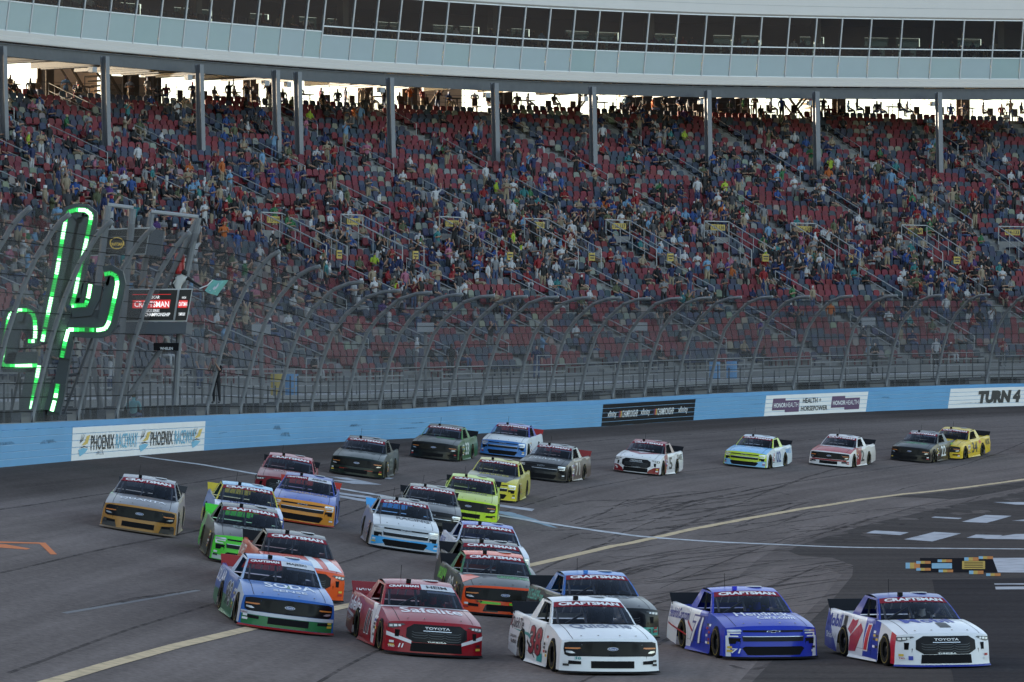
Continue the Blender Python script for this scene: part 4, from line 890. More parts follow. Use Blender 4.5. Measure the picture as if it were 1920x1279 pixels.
q = MB(); fl = [(.5,.15),(.62,.4),(.6,.6),(.48,.72),(.36,.6),(.4,.42),(.47,.5),(.5,.4)]; q.add([flagpt(u, v, FY + .15) for u, v in fl], [tuple(range(8))]); q.add([flagpt(u, v, FY + .15) for u, v in ((.25,.8),(.7,.76),(.7,.8),(.25,.84))], [(0,1,2,3)]); rel(q, FO_).build('flag_mark', INKW, fo)
place('phone', 258, 606, FY + 1, S_('black'), 0, 0, 0, 'person in black shirt filming from the flag stand', .9)
place('stand2', 240, 607, FY + 1.6, S_('light blue'), 1, 0, 1, 'person in light blue shirt and black cap at the back of the flag stand', .2)
_s = arc_at(252, 2.0); _q = off3(_s, 2.0, float(zw(_s)) + .82); _p = topx(_q)
place('sit', _p[0], _p[1], _q[1], S_('light blue'), 1, 1, 3, 'person in pale teal shirt crouched behind the barrier below the flag stand', 2.9, 1, (.2, .42, .45))
place('phone', 406, 757, 162, S_('black'), 0, 0, 1, 'photographer in black standing behind the fence right of the flag stand', -.3)
place('stand', 375, 730, 170, S_('grey'), 1, 1, 0, 'person in grey shirt on the walkway right of the flag stand', 1.0)
place('sit2', 222, 735, 160, S_('dark red'), 1, 1, 3, 'person in dark red shirt bending on the walkway below the flag stand', -1)
place('stand', 1006, 712, 215, S_('navy'), 1, 1, 4, 'person in navy shirt and red cap on the middle walkway', .3)
place('stand', 1755, 690, 245, S_('white'), 1, 0, 2, 'person in white shirt and white cap on the right walkway', .4); place('stand2', 1880, 688, 248, S_('red'), 1, 0, 3, 'person in bright red shirt on the far right walkway', .5)
place('stand2', 1640, 700, 240, S_('black'), 1, 0, 2, 'person in black shirt and white cap leaning on the right walkway railing', .4)
co = tag(empty('cooler_bottle', at(337, 514, FY + 1)), 'red drink shaped display standing at the back of the flag stand', 'display'); q = MB(); q.lathe([(0,0),(.16,0),(.19,.1),(.17,.4),(.19,.62),(.12,.75),(.0,.78)], 12); q.build('display_body', mat('cola_red', (.5, .03, .03), .4), co)
#@@PART4
# ------------------------------------------------------------------ the racing trucks
def W_(x): return float(np.interp(x, [-2.8, -2.3, -1.0, 1.0, 1.8, 2.1], [.965, .99, .985, .985, .985, .955]))
def prof(z): return float(np.interp(z, [.05, .12, .3, .55, .75, .9, 1.0, 1.1], [1.02, 1.005, 1.0, .99, .965, .935, .915, .90]))
def ys(x, z): return W_(x) * prof(z)
def xn(z): return float(np.interp(z, [.05, .2, .5, .72, .80, .86], [2.38, 2.37, 2.345, 2.31, 2.285, 2.24]))
XC = 2.04
def bulge(v): return .04 * math.sin(math.pi * min(max(v, 0), 1)) ** .8
def zt(x):
    if x >= .62: v = min(1, (XC - x) / (XC - .62)); return .79 + .26 * max(v, 0) + bulge(v)
    return float(np.interp(x, [-2.8, -1.1, .62], [1.12, 1.085, 1.05]))
def ztop(u): return .855 - .065 * abs(u) ** 3.5
def fas(y, z, out=0.0):                               # front fascia surface
    u = min(1.0, abs(y) / ys(2.0, z)); x = xn(z) - (xn(z) - XC) * u ** 3.2
    return (x + out * (1 - .55 * u ** 3), y + (out * .6 * u ** 3) * (1 if y > 0 else -1), z)
def hood_(u, v, out=0.0):
    u_ = max(-1, min(1, u)); zf = ztop(u_); yf = ys(2.0, zf); xf = fas(u_ * yf, zf)[0]
    xr = .93 - .31 * u_ * u_; zr = 1.085 - .035 * u_ * u_
    x = xf + (xr - xf) * v; z = zf + (zr - zf) * v + bulge(v) * (1 - .0 * u_) + .02 * math.sin(math.pi * v) * (1 - u_ * u_)
    xe = XC + (.62 - XC) * v; y = u * ys(xe, zt(xe)); return (x, y, z + out)
def wsf(u, v, out=0.0):
    b = Vector((.93 - .31 * u * u, .85 * u, 1.085 - .035 * u * u)); t = Vector((.14 - .12 * u * u, .69 * u, 1.455 - .035 * u * u))
    p = b.lerp(t, v); k = .03 * math.sin(math.pi * v) + out; return (p.x + k * .42, p.y, p.z + k * .9)
def side_(x, z, sg, out=0.0): return (x, sg * (ys(x, z) + out), z)
ARCH = [(1.42, .41), (-1.42, .41)]; AZ = .34
def cols():
    xs = [XC, 1.95, 1.88]; 
    for xa, ra in ARCH:
        xs += [(xa + ra + .012, None)] + [(xa + ra * math.cos(t), AZ + ra * math.sin(t)) for t in np.linspace(0, math.pi, 13)] + [(xa - ra - .012, None)]
        if xa > 0: xs += list(np.linspace(.9, -.9, 9))
    xs += [-1.95, -2.1, -2.3, -2.55, -2.78]; return [q if isinstance(q, tuple) else (q, None) for q in xs]
COLS = cols()
def body_side(sg):
    mb = MB(); V = []; n = 8
    for x, b in COLS:
        z0 = .09 if b is None else b; z0 = z0 + (.10 * max(0, (-x - 1.9) / .9) if b is None else 0); z1 = zt(x)
        for k in range(n): z = z0 + (z1 - z0) * k / (n - 1); V.append(((xn(z) - (xn(z) - XC)) if x == XC else x, sg * ys(x, z), z))
        if x < .63: V.append((x, sg * (float(np.interp(x, [-2.8, -1.12, .62], [.80, .87, .845]))), z1 + .004))
        else: V.append(V[-1])
    m = n + 1; fs = []
    for i in range(len(COLS) - 1):
        for j in range(m - 1):
            if j == m - 2 and COLS[i][0] > .63: continue
            q = (i*m+j, (i+1)*m+j, (i+1)*m+j+1, i*m+j+1); fs.append(q if sg < 0 else q[::-1])
    return mb.add(V, fs)
def surf(pts, fn, step=.09, axis=0, thick=0):          # 2-D outline laid on a body surface
    bm = bmesh.new(); bm.faces.new([bm.verts.new((p[0], p[1], 0)) for p in pts]); bmesh.ops.triangulate(bm, faces=bm.faces[:])
    for ax in ((axis,) if axis < 2 else (0, 1)):
        vs = [v.co[ax] for v in bm.verts]; a = math.floor(min(vs) / step) * step
        while a < max(vs):
            a += step; co = [0, 0, 0]; co[ax] = a; no = [0, 0, 0]; no[ax] = 1; bmesh.ops.bisect_plane(bm, geom=bm.verts[:] + bm.edges[:] + bm.faces[:], plane_co=co, plane_no=no)
    mb = MB(); bm.verts.index_update(); mb.add([fn(v.co.x, v.co.y) for v in bm.verts], [tuple(v.index for v in f.verts) for f in bm.faces]); bm.free(); return mb
def sym(p): return [(-y, z) for y, z in p][::-1]
def glassframe(q, cut_a, cut_h):
    mb = MB(); A = [0, *cut_a, 1]; Hh = [0, *cut_h, 1]
    mb.grid(lambda a, h: q(a, h), A, Hh, 0, lambda i, j: i == 1 and j == 1); return mb
Ab, At, Bt, Bb = Vector((.62, .848, 1.053)), Vector((.02, .69, 1.42)), Vector((-.82, .69, 1.45)), Vector((-1.14, .875, 1.073))
def qs(sg): return lambda a, h: tuple(Vector((1, sg, 1)) * (Ab.lerp(Bb, a)).lerp(At.lerp(Bt, a), h) + Vector((0, sg * .025 * math.sin(math.pi * h), 0)))
def vmul(v, w_): return Vector((v.x * w_[0], v.y * w_[1], v.z * w_[2]))
def qs(sg):
    def f(a, h):
        p = Ab.lerp(Bb, a).lerp(At.lerp(Bt, a), h); return (p.x, sg * (p.y + .02 * math.sin(math.pi * h)), p.z)
    return f
def qr(a, h):
    y = 2 * a - 1; b = Vector((-1.14, .875 * y, 1.075)); t = Vector((-.82 - .04 * (1 - y * y), .69 * y, 1.485 - .035 * y * y)); p = b.lerp(t, h); return p[:]
SH = {}                                                # shared truck meshes (geometry identical on every truck)
def make_shapes():
    for sg, k in ((1, 'l'), (-1, 'r')):
        SH['side' + k] = body_side(sg); SH['frame' + k] = glassframe(qs(sg), (.07, .70), (.06, .91))
    us = np.linspace(-1, 1, 17); SH['hood'] = MB().grid(hood_, us, np.linspace(0, 1, 12))
    SH['fascia'] = MB().grid(lambda u, t: fas(u * ys(2.0, .07 + (ztop(u) - .07) * t), .07 + (ztop(u) - .07) * t), us, np.linspace(0, 1, 11))
    SH['roof'] = MB().grid(lambda u, t: ((.14 - .12*u*u) * (1-t) + (-.82 - .04*(1-u*u)) * t, .69 * u, 1.455 + (1.485-1.455) * t + .045 * math.sin(math.pi * t) - .035 * u * u), us, np.linspace(0, 1, 8))
    SH['wscreen'] = MB().grid(wsf, np.linspace(-.965, .965, 13), np.linspace(.03, .985, 6))
    SH['apillarr'] = MB().grid(wsf, np.linspace(-1, -.955, 3), np.linspace(0, 1, 6)); SH['apillarl'] = MB().grid(wsf, np.linspace(.955, 1, 3), np.linspace(0, 1, 6))
    SH['wtrim'] = MB().grid(lambda u, v: wsf(u, v, .002), np.linspace(-.965, .965, 13), [0, .045])
    SH['rear'] = glassframe(qr, (.1, .9), (.25, .9)); g_ = MB(); g_.quad(qr(.1, .25), qr(.9, .25), qr(.9, .9), qr(.1, .9)); SH['rglass'] = g_
    m = MB(); m.quad((-1.14, -.87, 1.05), (-1.14, .87, 1.05), (-2.74, .80, 1.055), (-2.74, -.80, 1.055)); SH['bed'] = m
    m = MB(); m.grid(lambda y, z: (-2.775, y * ys(-2.78, z) * .985, z), [-1, 0, 1], [.22, .4, .6, .8, 1.0, 1.11]); SH['tail'] = m
    m = MB(); m.hexa([(-2.62,-.89,1.06),(-2.62,.89,1.06),(-2.65,.89,1.06),(-2.65,-.89,1.06),(-2.69,-.93,1.29),(-2.69,.93,1.29),(-2.72,.93,1.29),(-2.72,-.93,1.29)]); SH['spoiler'] = m
    m = MB(); m.box((-.2, 0, .32), (4.9, 1.36, .32)); m.box((.55, 0, .92), (.75, 1.5, .2)); m.box((1.4, 0, .55), (1.2, 1.3, .4)); m.box((-1.95, 0, .6), (1.6, 1.5, .7)); SH['chassis'] = m
    m = MB()
    for pts in ([(.72,-.70,.95),(.05,-.62,1.38),(-.75,-.60,1.42),(-.85,-.66,.6)], [(.72,.70,.95),(.05,.62,1.38),(-.75,.60,1.42),(-.85,.66,.6)], [(-.75,-.6,1.42),(-.75,.6,1.42)], [(.05,-.62,1.38),(.05,.62,1.38)], [(-.80,-.55,.75),(-.76,.5,1.38)], [(.60,-.12,1.0),(.06,-.10,1.38)], [(-.80,.6,.9),(-.8,-.6,.9)]): m.tube(pts, .024, 6)
    SH['cage'] = m
    m = MB()
    for y in (-.5, -.3, -.1, .15, .4): p, q = Vector(qr((y+1)/2, .24)), Vector(qr((y+1)/2, .91)); m.tube([p + Vector((.03,0,0)), q + Vector((.03,0,0))], .012, 5)
    SH['rbars'] = m
    m = MB(); m.hexa([(-.62,.16,.55),(-.62,.60,.55),(-.20,.60,.55),(-.20,.16,.55),(-.72,.18,1.30),(-.72,.58,1.30),(-.56,.58,1.30),(-.56,.18,1.30)]); m.box((-.52,.17,1.2),(.26,.05,.22)); m.box((-.52,.60,1.2),(.26,.05,.22)); SH['seat'] = m
    m = MB()
    q = qs(1)
    for a in np.linspace(.12, .66, 7): m.tube([q(a, .08), q(a, .88)], .011, 4)
    for h in np.linspace(.12, .86, 5): m.tube([q(.08, h), q(.69, h)], .011, 4)
    SH['net'] = m
    m = MB(); m.lathe([(.16,-.13),(.28,-.14),(.318,-.12),(.325,0),(.318,.12),(.29,.14),(.16,.13)], 26); SH['tyre'] = m
    m = MB(); m.lathe([(0,-.09),(.06,-.10),(.07,-.05),(.17,-.04),(.205,-.12),(.215,-.12)], 20); 
    SH['rim'] = m
    m = MB(); m.lathe([(.25,-.1415),(.268,-.1415)], 26); SH['tletter'] = m
    m = MB(); m.grid(lambda y, t: [(fas(y * .995, .085, .015)[0] if t else fas(y * .995, .045, .06)[0], y * (1.0 if t else 1.02), .085 if t else .045)][0], np.linspace(-.98, .98, 17), [0, 1]); m.grid(lambda y, t: (fas(y * .995, .045, .06 if t else -.3)[0], y * 1.02, .045), np.linspace(-.98, .98, 17), [0, 1]); SH['splitter'] = m
    m = MB(); m.box((.06, -.235, 1.505), (.10, .085, .075)); SH['pod'] = m
    for sg, k in ((1, 'l'), (-1, 'r')):
        m = MB(); m.hexa([(-.95, sg * .97, .04), (.92, sg * .985, .05), (.92, sg * 1.005, .06), (-.95, sg * 1.04, .045), (-.95, sg * .98, .12), (.92, sg * .985, .12), (.92, sg * .992, .12), (-.95, sg * 1.0, .12)]); SH['skirt' + k] = m
    F_ = lambda out: (lambda y, z: fas(y, z, out))
    # front faces -------------------------------------------------
    mask = [(.90,.60),(.885,.745),(.80,.775),(.4,.79),(0,.795)]; low = [(0,.435),(.5,.44),(.82,.43),(.885,.47)]
    SH['F_mask'] = surf(low + mask + sym(mask)[1:] + sym(low)[:-1], F_(.006)); SH['F_grille'] = surf([(.0,.755),(-.45,.75),(-.60,.70),(-.64,.62),(-.58,.52),(-.42,.475),(.42,.475),(.58,.52),(.64,.62),(.60,.70),(.45,.75)], F_(.013))
    for sg, k in ((1, 'l'), (-1, 'r')):
        y = lambda p: p if sg > 0 else sym(p)
        SH['F_amber' + k] = surf(y([(.60,.625),(.66,.605),(.875,.605),(.875,.635),(.62,.645)]), F_(.016)); SH['F_lamp' + k] = surf(y([(.70,.51),(.78,.50),(.86,.52),(.86,.56),(.76,.555)]), F_(.012)); SH['F_fog' + k] = surf(y([(.60,.245),(.82,.245),(.84,.335),(.60,.32)]), F_(.010))
        SH['C_lamp' + k] = surf(y([(.64,.715),(.66,.765),(.90,.755),(.90,.70)]), F_(.010)); SH['C_drl' + k] = surf(y([(.66,.69),(.90,.685),(.89,.575),(.70,.58),(.71,.61),(.85,.61),(.855,.655),(.66,.66)]), F_(.012)); SH['C_vent' + k] = surf(y([(.66,.55),(.88,.55),(.87,.40),(.76,.41),(.74,.47),(.68,.46)]), F_(.009))
        SH['T_lamp' + k] = surf(y([(.62,.755),(.66,.775),(.93,.75),(.935,.66),(.86,.645),(.78,.67),(.70,.72)]), F_(.012)); SH['T_cell' + k] = surf(y([(.70,.705),(.71,.75),(.755,.745),(.75,.70)]) , F_(.015)); SH['T_cell2' + k] = surf(y([(.77,.695),(.775,.745),(.835,.74),(.83,.685)]), F_(.015)); SH['T_cell3' + k] = surf(y([(.85,.68),(.855,.735),(.91,.725),(.905,.675)]), F_(.015)); SH['T_vent' + k] = surf(y([(.72,.62),(.81,.62),(.81,.45),(.74,.45)]), F_(.009))
    SH['F_intake'] = surf([(-.42,.16),(.42,.16),(.42,.33),(-.42,.33)], F_(.008)); SH['C_intake'] = surf([(-.54,.13),(.54,.13),(.64,.30),(.58,.345),(-.58,.345),(-.64,.30)], F_(.008))
    SH['C_slot'] = surf([(-.62,.70),(.62,.70),(.62,.75),(-.62,.75)], F_(.008)); SH['C_grille'] = surf([(-.62,.47),(.62,.47),(.64,.60),(-.64,.60)], F_(.008)); SH['C_bar'] = surf([(-.62,.585),(.62,.585),(.62,.60),(-.62,.60)], F_(.016))
    m = MB()
    for z in (.50, .53, .56): m.add(*[(lambda q: (q.v, q.f))(surf([(-.6, z), (.6, z), (.6, z + .008), (-.6, z + .008)], F_(.014)))][0])
    SH['C_slats'] = m
    SH['C_bow'] = surf([(-.14,.735),(-.05,.735),(-.035,.75),(.055,.75),(.045,.735),(.14,.735),(.12,.705),(.04,.705),(.03,.69),(-.06,.69),(-.05,.705),(-.155,.705)], F_(.020)); SH['C_bowi'] = surf([(-.12,.73),(-.04,.73),(-.03,.743),(.04,.743),(.035,.73),(.12,.73),(.105,.71),(.03,.71),(.02,.697),(-.045,.697),(-.04,.71),(-.13,.71)], F_(.024))
    oc = [(-.46,.785),(.46,.785),(.60,.68),(.61,.46),(.46,.345),(-.46,.345),(-.61,.46),(-.60,.68)]; ic = [(y * .93, .565 + (z - .565) * .92) for y, z in oc]
    SH['T_rim'] = surf(oc, F_(.007)); SH['T_grille'] = surf(ic, F_(.013)); SH['T_badge'] = surf([(-.30,.745),(.30,.745),(.33,.72),(.30,.66),(-.30,.66),(-.33,.72)], F_(.018)); SH['T_bar'] = surf([(-.28,.625),(.28,.625),(.28,.640),(-.28,.640)], F_(.020)); SH['T_intake'] = surf([(-.52,.12),(.52,.12),(.50,.335),(-.50,.335)], F_(.008))
    m = MB()
    for z in (.60, .54, .48, .42):
        for y0 in (-.5, -.17, .16):
            if abs(y0) > .4 and z < .45: continue
            q = surf([(y0, z), (y0 + .06, z - .03), (y0 + .26, z - .03), (y0 + .32, z), (y0 + .32, z + .012), (y0 + .26, z - .018), (y0 + .06, z - .018), (y0, z + .012)], F_(.018)); m.add(q.v, q.f)
    SH['T_comb'] = m
    el = [(.105 * math.cos(t), .615 + .042 * math.sin(t)) for t in np.linspace(0, 2*math.pi, 24, endpoint=False)]; SH['F_oval'] = surf(el, F_(.018), .03); SH['F_oval2'] = surf([(y * .9, .615 + (z - .615) * .86) for y, z in el], F_(.021), .03)
    m = MB()
    for y in (-.6, -.25, .2, .55):
        p = hood_(y, .12); m.box((p[0], p[1], p[2] + .008), (.03, .03, .016))
    SH['pins'] = m
    m = MB(); m.grid(lambda u, v: wsf(u, v, .004), np.linspace(-.955, .955, 13), [.715, .85, .985]); SH['banner'] = m
    m = MB(); m.grid(lambda u, v: wsf(u, v, .004), np.linspace(-.955, -.02, 7), [.715, .85, .985]); SH['bannerh'] = m
    m = MB(); m.grid(lambda u, v: wsf(u, v, .0045), np.linspace(-.02, .955, 7), [.715, .85, .985]); SH['namebar'] = m
    m = MB(); m.grid(lambda u, v: wsf(u, v, -.01), np.linspace(.12, .93, 6), [.60, .70]); SH['visor_refl'] = m
make_shapes()
m = MB()
for u0 in (-.80, .79):
    q = surf([(u0, .02), (u0 + .012, .02), (u0 + .012, .97), (u0, .97)], lambda u, v: hood_(u, v, .002), .1, 2); m.add(q.v, q.f)
q = surf([(-.8, .965), (.8, .965), (.8, .975), (-.8, .975)], lambda u, v: hood_(u, v, .002), .1, 2); m.add(q.v, q.f); SH['hseam'] = m
for sg, k in ((1, 'l'), (-1, 'r')):
    m = MB()
    for x0, x1, za, zb_ in ((.52, .53, .12, 1.04), (-.92, -.91, .12, 1.06), (.53, -.91, .30, .306)):
        q = surf([(x0, za), (x1, za), (x1, zb_), (x0, zb_)], lambda x, z: side_(x, z, sg, .002), .15, 2); m.add(q.v, q.f)
    SH['dseam' + k] = m
m = MB(); m.lathe([(0, .012), (.16, .01), (.17, 0)], 18, Matrix.Translation((-.35, .28, 1.513))); SH['hatch'] = m
m = MB(); m.tube([(-.5, -.3, 1.51), (-.52, -.3, 1.78)], .006, 4); SH['aerial'] = m
def zmap(z): return float(np.interp(z, [-1, 0, .07, .855, 1.085, 1.455, 1.515, 2.5], [-1, 0, .065, .69, .885, 1.285, 1.345, 2.33]))
for k_, q_ in SH.items():
    if k_ not in ('tyre', 'rim', 'tletter'): q_.v = [(v[0], v[1], zmap(v[2])) for v in q_.v]
zfas = lambda *a: (lambda p: (p[0], p[1], zmap(p[2])))(fas(*a)); zhood = lambda *a: (lambda p: (p[0], p[1], zmap(p[2])))(hood_(*a)); zwsf = lambda *a: (lambda p: (p[0], p[1], zmap(p[2])))(wsf(*a)); zside = lambda *a: (lambda p: (p[0], p[1], zmap(p[2])))(side_(*a))
SMESH = {}
def shp(k, m, smooth=True):
    key = (k, m.name)
    if key not in SMESH:
        me = SH[k].mesh(k, m, smooth); SMESH[key] = me
    return SMESH[key]
def paint(h, rough=.3):
    return mat('paint_' + h.strip('#') + ('' if rough == .3 else '_m'), h, rough, coat=.2, spec=.2, noise=.05, nscale=4)
TYRE = mat('tyre_rubber', (.011, .011, .012), .9, spec=.2); RIM = mat('rim_dark', (.03, .03, .032), .4, .5); TYL = mat('tyre_yellow', (.20, .15, .02), .8)
GRB = mat('grille_black', (.006, .006, .008), .3, spec=.15); GRO = mat('grille_smoke', (.016, .015, .012), .25, spec=.12); GRG = mat('grille_grey', (.02, .022, .024), .5, spec=.12); GRR = mat('grille_rim', (.014, .016, .018), .5, spec=.12); COMB = mat('grille_comb', (.06, .065, .07), .45)
AMB = mat('amber_lens', (.55, .17, .03), .3); CHR = mat('lamp_silver', (.5, .52, .55), .2, .6); LAMPW = mat('lamp_white', (.7, .7, .68), .2, coat=.5); OVB = mat('oval_blue', (.03, .06, .2), .3); BANR = mat('banner_red', (.22, .012, .025), .6, spec=.12); INT = mat('cabin_black', (.008, .008, .010), .9, spec=.1); CAGE = mat('roll_cage', (.20, .20, .21), .5); BARS = mat('bar_grey', (.30, .30, .31), .5)
SPB = mat('spoiler_black', (.008, .009, .013), .6, spec=.15)
def truck(T):
    fr = ground_at(*T['px']); phi = math.atan((T['px'][0] - 960) / F); a = R(T['yaw']) - phi
    f = Vector((math.sin(a), -math.cos(a), 0)); e = .8
    def gn(p): return Vector((-(gz(p.x + e, p.y) - gz(p.x - e, p.y)) / (2*e), -(gz(p.x, p.y + e) - gz(p.x, p.y - e)) / (2*e), 1)).normalized()
    c = fr - f * 2.37; n = (gn(c) + gn(fr)).normalized(); f = (f - n * f.dot(n)).normalized(); l = n.cross(f); c = fr - f * 2.37; c.z = max(gz(c.x, c.y), gz(*(c - f)[:2]) * .5 + gz(*(c + f)[:2]) * .5)
    roll = Matrix.Rotation(R(T.get('roll', 0)), 4, 'X'); M = Matrix(((f.x, l.x, n.x, c.x), (f.y, l.y, n.y, c.y), (f.z, l.z, n.z, c.z), (0, 0, 0, 1))) @ roll
    t = tag(empty('racing_truck', M=M), T['label'], 'truck', 'racing trucks on the track')
    P = lambda key: paint(T.get(key, T['c'])); part = lambda nm, k, m, sm=True, par=None: link(nm, shp(k, m, sm), par or t)
    st = T['st']
    hood = part('hood', 'hood', P('hood')); bump = part('front_bumper', 'fascia', P('front')); roof = part('roof', 'roof', P('roof'))
    for k in 'lr':
        sm = livery(T, T.get('side', T['c'])) if T.get('split') else P('side')
        sp = part('side_panel', 'side' + k, sm); part('door_seam', 'dseam' + k, BLACK, False, sp); part('side_skirt', 'skirt' + k, P('skirt') if T.get('skirt') else P('side'), False, sp)
        part('window_frame', 'frame' + k, P('pillar') if T.get('pillar') else P('roof'))
    for k in 'lr': part('windscreen_pillar', 'apillar' + k, P('pillar') if T.get('pillar') else P('roof'))
    ws = part('windscreen', 'wscreen', WSG); part('windscreen_trim', 'wtrim', INT, False, ws)
    part('rear_frame', 'rear', P('roof')); part('rear_window', 'rglass', SIDEG); part('rear_bars', 'rbars', BARS)
    part('bed_cover', 'bed', P('bed') if T.get('bed') else P('side'), False); part('tailgate', 'tail', P('side'), False); spo = part('spoiler', 'spoiler', paint(T['spoiler']) if T.get('spoiler') else SPB, False)
    part('chassis', 'chassis', INT, False); part('roll_cage', 'cage', CAGE); part('driver_seat', 'seat', BLACK, False); part('window_net', 'net', BLACK)
    part('splitter', 'splitter', P('split_c') if T.get('split_c') else BLACK); part('camera_pod', 'pod', paint(T['pod']) if T.get('pod') else BLACK, False, roof); part('hood_pins', 'pins', CHR, False, hood); part('hood_seam', 'hseam', BLACK, False, hood)
    for x in (1.42, -1.42):
        for sg in (-1, 1):
            Mw = Matrix.Translation((x, sg * .845, .325)) @ Matrix.Rotation(math.pi / 2 * (1 if sg > 0 else 1), 4, 'X') @ (Matrix.Rotation(math.pi, 4, 'X') if sg < 0 else Matrix())
            Mw = Matrix.Translation((x, sg * .845, .325)) @ Matrix.Rotation(math.pi / 2 * sg, 4, 'X')
            wh = link('wheel', shp('tyre', TYRE), t, Mw); link('rim', shp('rim', RIM), wh); link('tyre_marking', shp('tletter', TYL, False), wh)
    # front
    if st == 'F':
        mk = part('grille_surround', 'F_mask', GRB); part('grille', 'F_grille', GRO, True, mk)
        ov = part('badge', 'F_oval', INKW, False, mk); part('badge_field', 'F_oval2', OVB, False, ov.parent)
        q = MB(); letter(q, ('Ford', .01, .3), lambda u, v: zfas(-.068 + u, .597 + v, .0245), (.136, .038)); q.build('lettering', INKW, mk)
        for k in 'lr': part('marker_light', 'F_amber' + k, AMB); part('headlight', 'F_lamp' + k, CHR); part('fog_recess', 'F_fog' + k, BLACK)
        part('lower_intake', 'F_intake', BLACK, False)
    elif st == 'C':
        part('upper_slot', 'C_slot', GRB); gr = part('grille', 'C_grille', GRG); part('grille_bar', 'C_bar', CHR, False, gr); part('grille_slats', 'C_slats', GRB, False, gr)
        bw = part('badge', 'C_bow', CHR, False); part('badge_field', 'C_bowi', INT, False, bw)
        for k in 'lr': part('headlight', 'C_lamp' + k, CHR); part('daylight_lamp', 'C_drl' + k, LAMPW); part('corner_vent', 'C_vent' + k, BLACK)
        part('lower_intake', 'C_intake', BLACK, False)
    else:
        rm = part('grille_surround', 'T_rim', GRR); part('grille', 'T_grille', GRB, True, rm); part('grille_mesh', 'T_comb', COMB, False, rm); part('badge_plate', 'T_badge', GRR, False, rm); part('grille_bar', 'T_bar', CHR, False, rm)
        q = MB(); letter(q, 'TOYOTA', lambda u, v: zfas(-.25 + u, .672 + v, .023), (.50, .06)); q.build('lettering', INKW, rm)
        q = MB(); letter(q, 'TUNDRA', lambda u, v: zfas(-.19 + u, .352 + v, .016), (.38, .028)); q.build('lettering', CHR, rm)
        for k in 'lr':
            hl = part('headlight', 'T_lamp' + k, COMB)
            for z in ('', '2', '3'): part('lamp_cell', 'T_cell' + z + k, LAMPW, False, hl)
            part('corner_vent', 'T_vent' + k, BLACK)
        part('lower_intake', 'T_intake', BLACK, False)
    q = MB()
    for sg2 in (-1, 1):
        for z_, w2 in ((.20, .10), (.29, .08)):
            y_ = sg2 * .86; q2 = surf([(y_ - w2 / 2, z_), (y_ + w2 / 2, z_), (y_ + w2 / 2, z_ + .055), (y_ - w2 / 2, z_ + .055)], lambda a_, b_: zfas(a_, b_, .016), 1); q.add(q2.v, q2.f, random.randrange(4))
    q.build('nose_decals', [mat('ink_' + k.strip('#'), k, .5) for k in ('#d8d8d8', '#a02020', '#202020', '#d0b040')], bump)
    part('roof_hatch', 'hatch', paint('#b8b8ba') if T['c'] not in (WH, '#d8dadc') else paint('#a0a2a6'), False, roof); part('antenna', 'aerial', BLACK, False, roof)
    # windscreen banner. local +y is the truck's left = right in the picture, so text runs towards +y
    def wtxt(key, u0, u1, v0, v1, m):
        q = MB(); letter(q, key, lambda u, v: zwsf(u0 + u, v0 + v, .010), (u1 - u0, v1 - v0)); q.build('lettering', m, ws)
    if T.get('name'):
        part('banner', 'bannerh', BANR, False, ws); part('name_strip', 'namebar', mat('strip_white', (.55, .56, .6), .5), False, ws); wtxt(('CRAFTSMAN',.05,0), -.90, -.08, .80, .92, INKW); wtxt(T['name'], .14, .74, .79, .93, INK)
    else: part('banner', 'banner', BANR, False, ws); wtxt(('CRAFTSMAN',.05,0), -.84, .84, .765, .935, INKW)
    if T.get('visor_refl'): part('visor_reflection', 'visor_refl', mat('visor_reflection', (.42, .43, .47), .6), False, ws)  # pale strip painted in for the sunshade's reflection on the glass
    # hood lettering
    def htxt(key, u0, u1, v0, v1, m):
        q = MB(); letter(q, key, lambda u, v: zhood(u0 + u, v0 + v, .007), (u1 - u0, v1 - v0)); q.build('lettering', m, hood)
    for key, u0, u1, v0, v1, c_ in T.get('htext', ()): htxt(key, u0, u1, v0, v1, mat('ink_' + c_.strip('#'), c_, .45))
    for pts, c_ in T.get('hpoly', ()): surf(pts, lambda u, v: zhood(u, v, .005), .12, 2).build('hood_graphic', paint(c_), hood)
    for pts, c_ in T.get('fpoly', ()):
        for s2 in (0, 1): surf(pts if s2 == 0 else sym(pts), lambda y, z: zfas(y, z, .004), .09, 2).build('bumper_graphic', paint(c_), bump)
    for key, y0, y1, z0, z1, c_ in T.get('ftext', ()):
        q = MB(); letter(q, key, lambda u, v: zfas(y0 + u, z0 + v, .018), (y1 - y0, z1 - z0)); q.build('lettering', mat('ink_' + c_.strip('#'), c_, .45), bump)
    # flank lettering: on the right flank (seen on picture left) text runs towards the nose
    for sg in (-1, 1):
        dr = 1 if sg < 0 else -1
        for key, x0, x1, z0, z1, c_, *sk in T.get('stext', ()):
            q = MB(); o_ = .010 if not (sk and sk[0] == 'out') else .007
            if sg < 0: letter(q, key, lambda u, v: zside(x0 + u, z0 + v, sg, o_), (x1 - x0, z1 - z0))
            else: letter(q, key, lambda u, v: zside(x1 - u, z0 + v, sg, o_), (x1 - x0, z1 - z0))
            q.build('lettering', mat('ink_' + c_.strip('#'), c_, .45), t)
        for pts, c_ in T.get('spoly', ()): surf(pts, lambda x, z: zside(x, z, sg, .004), .2, 2).build('flank_graphic', paint(c_), t)
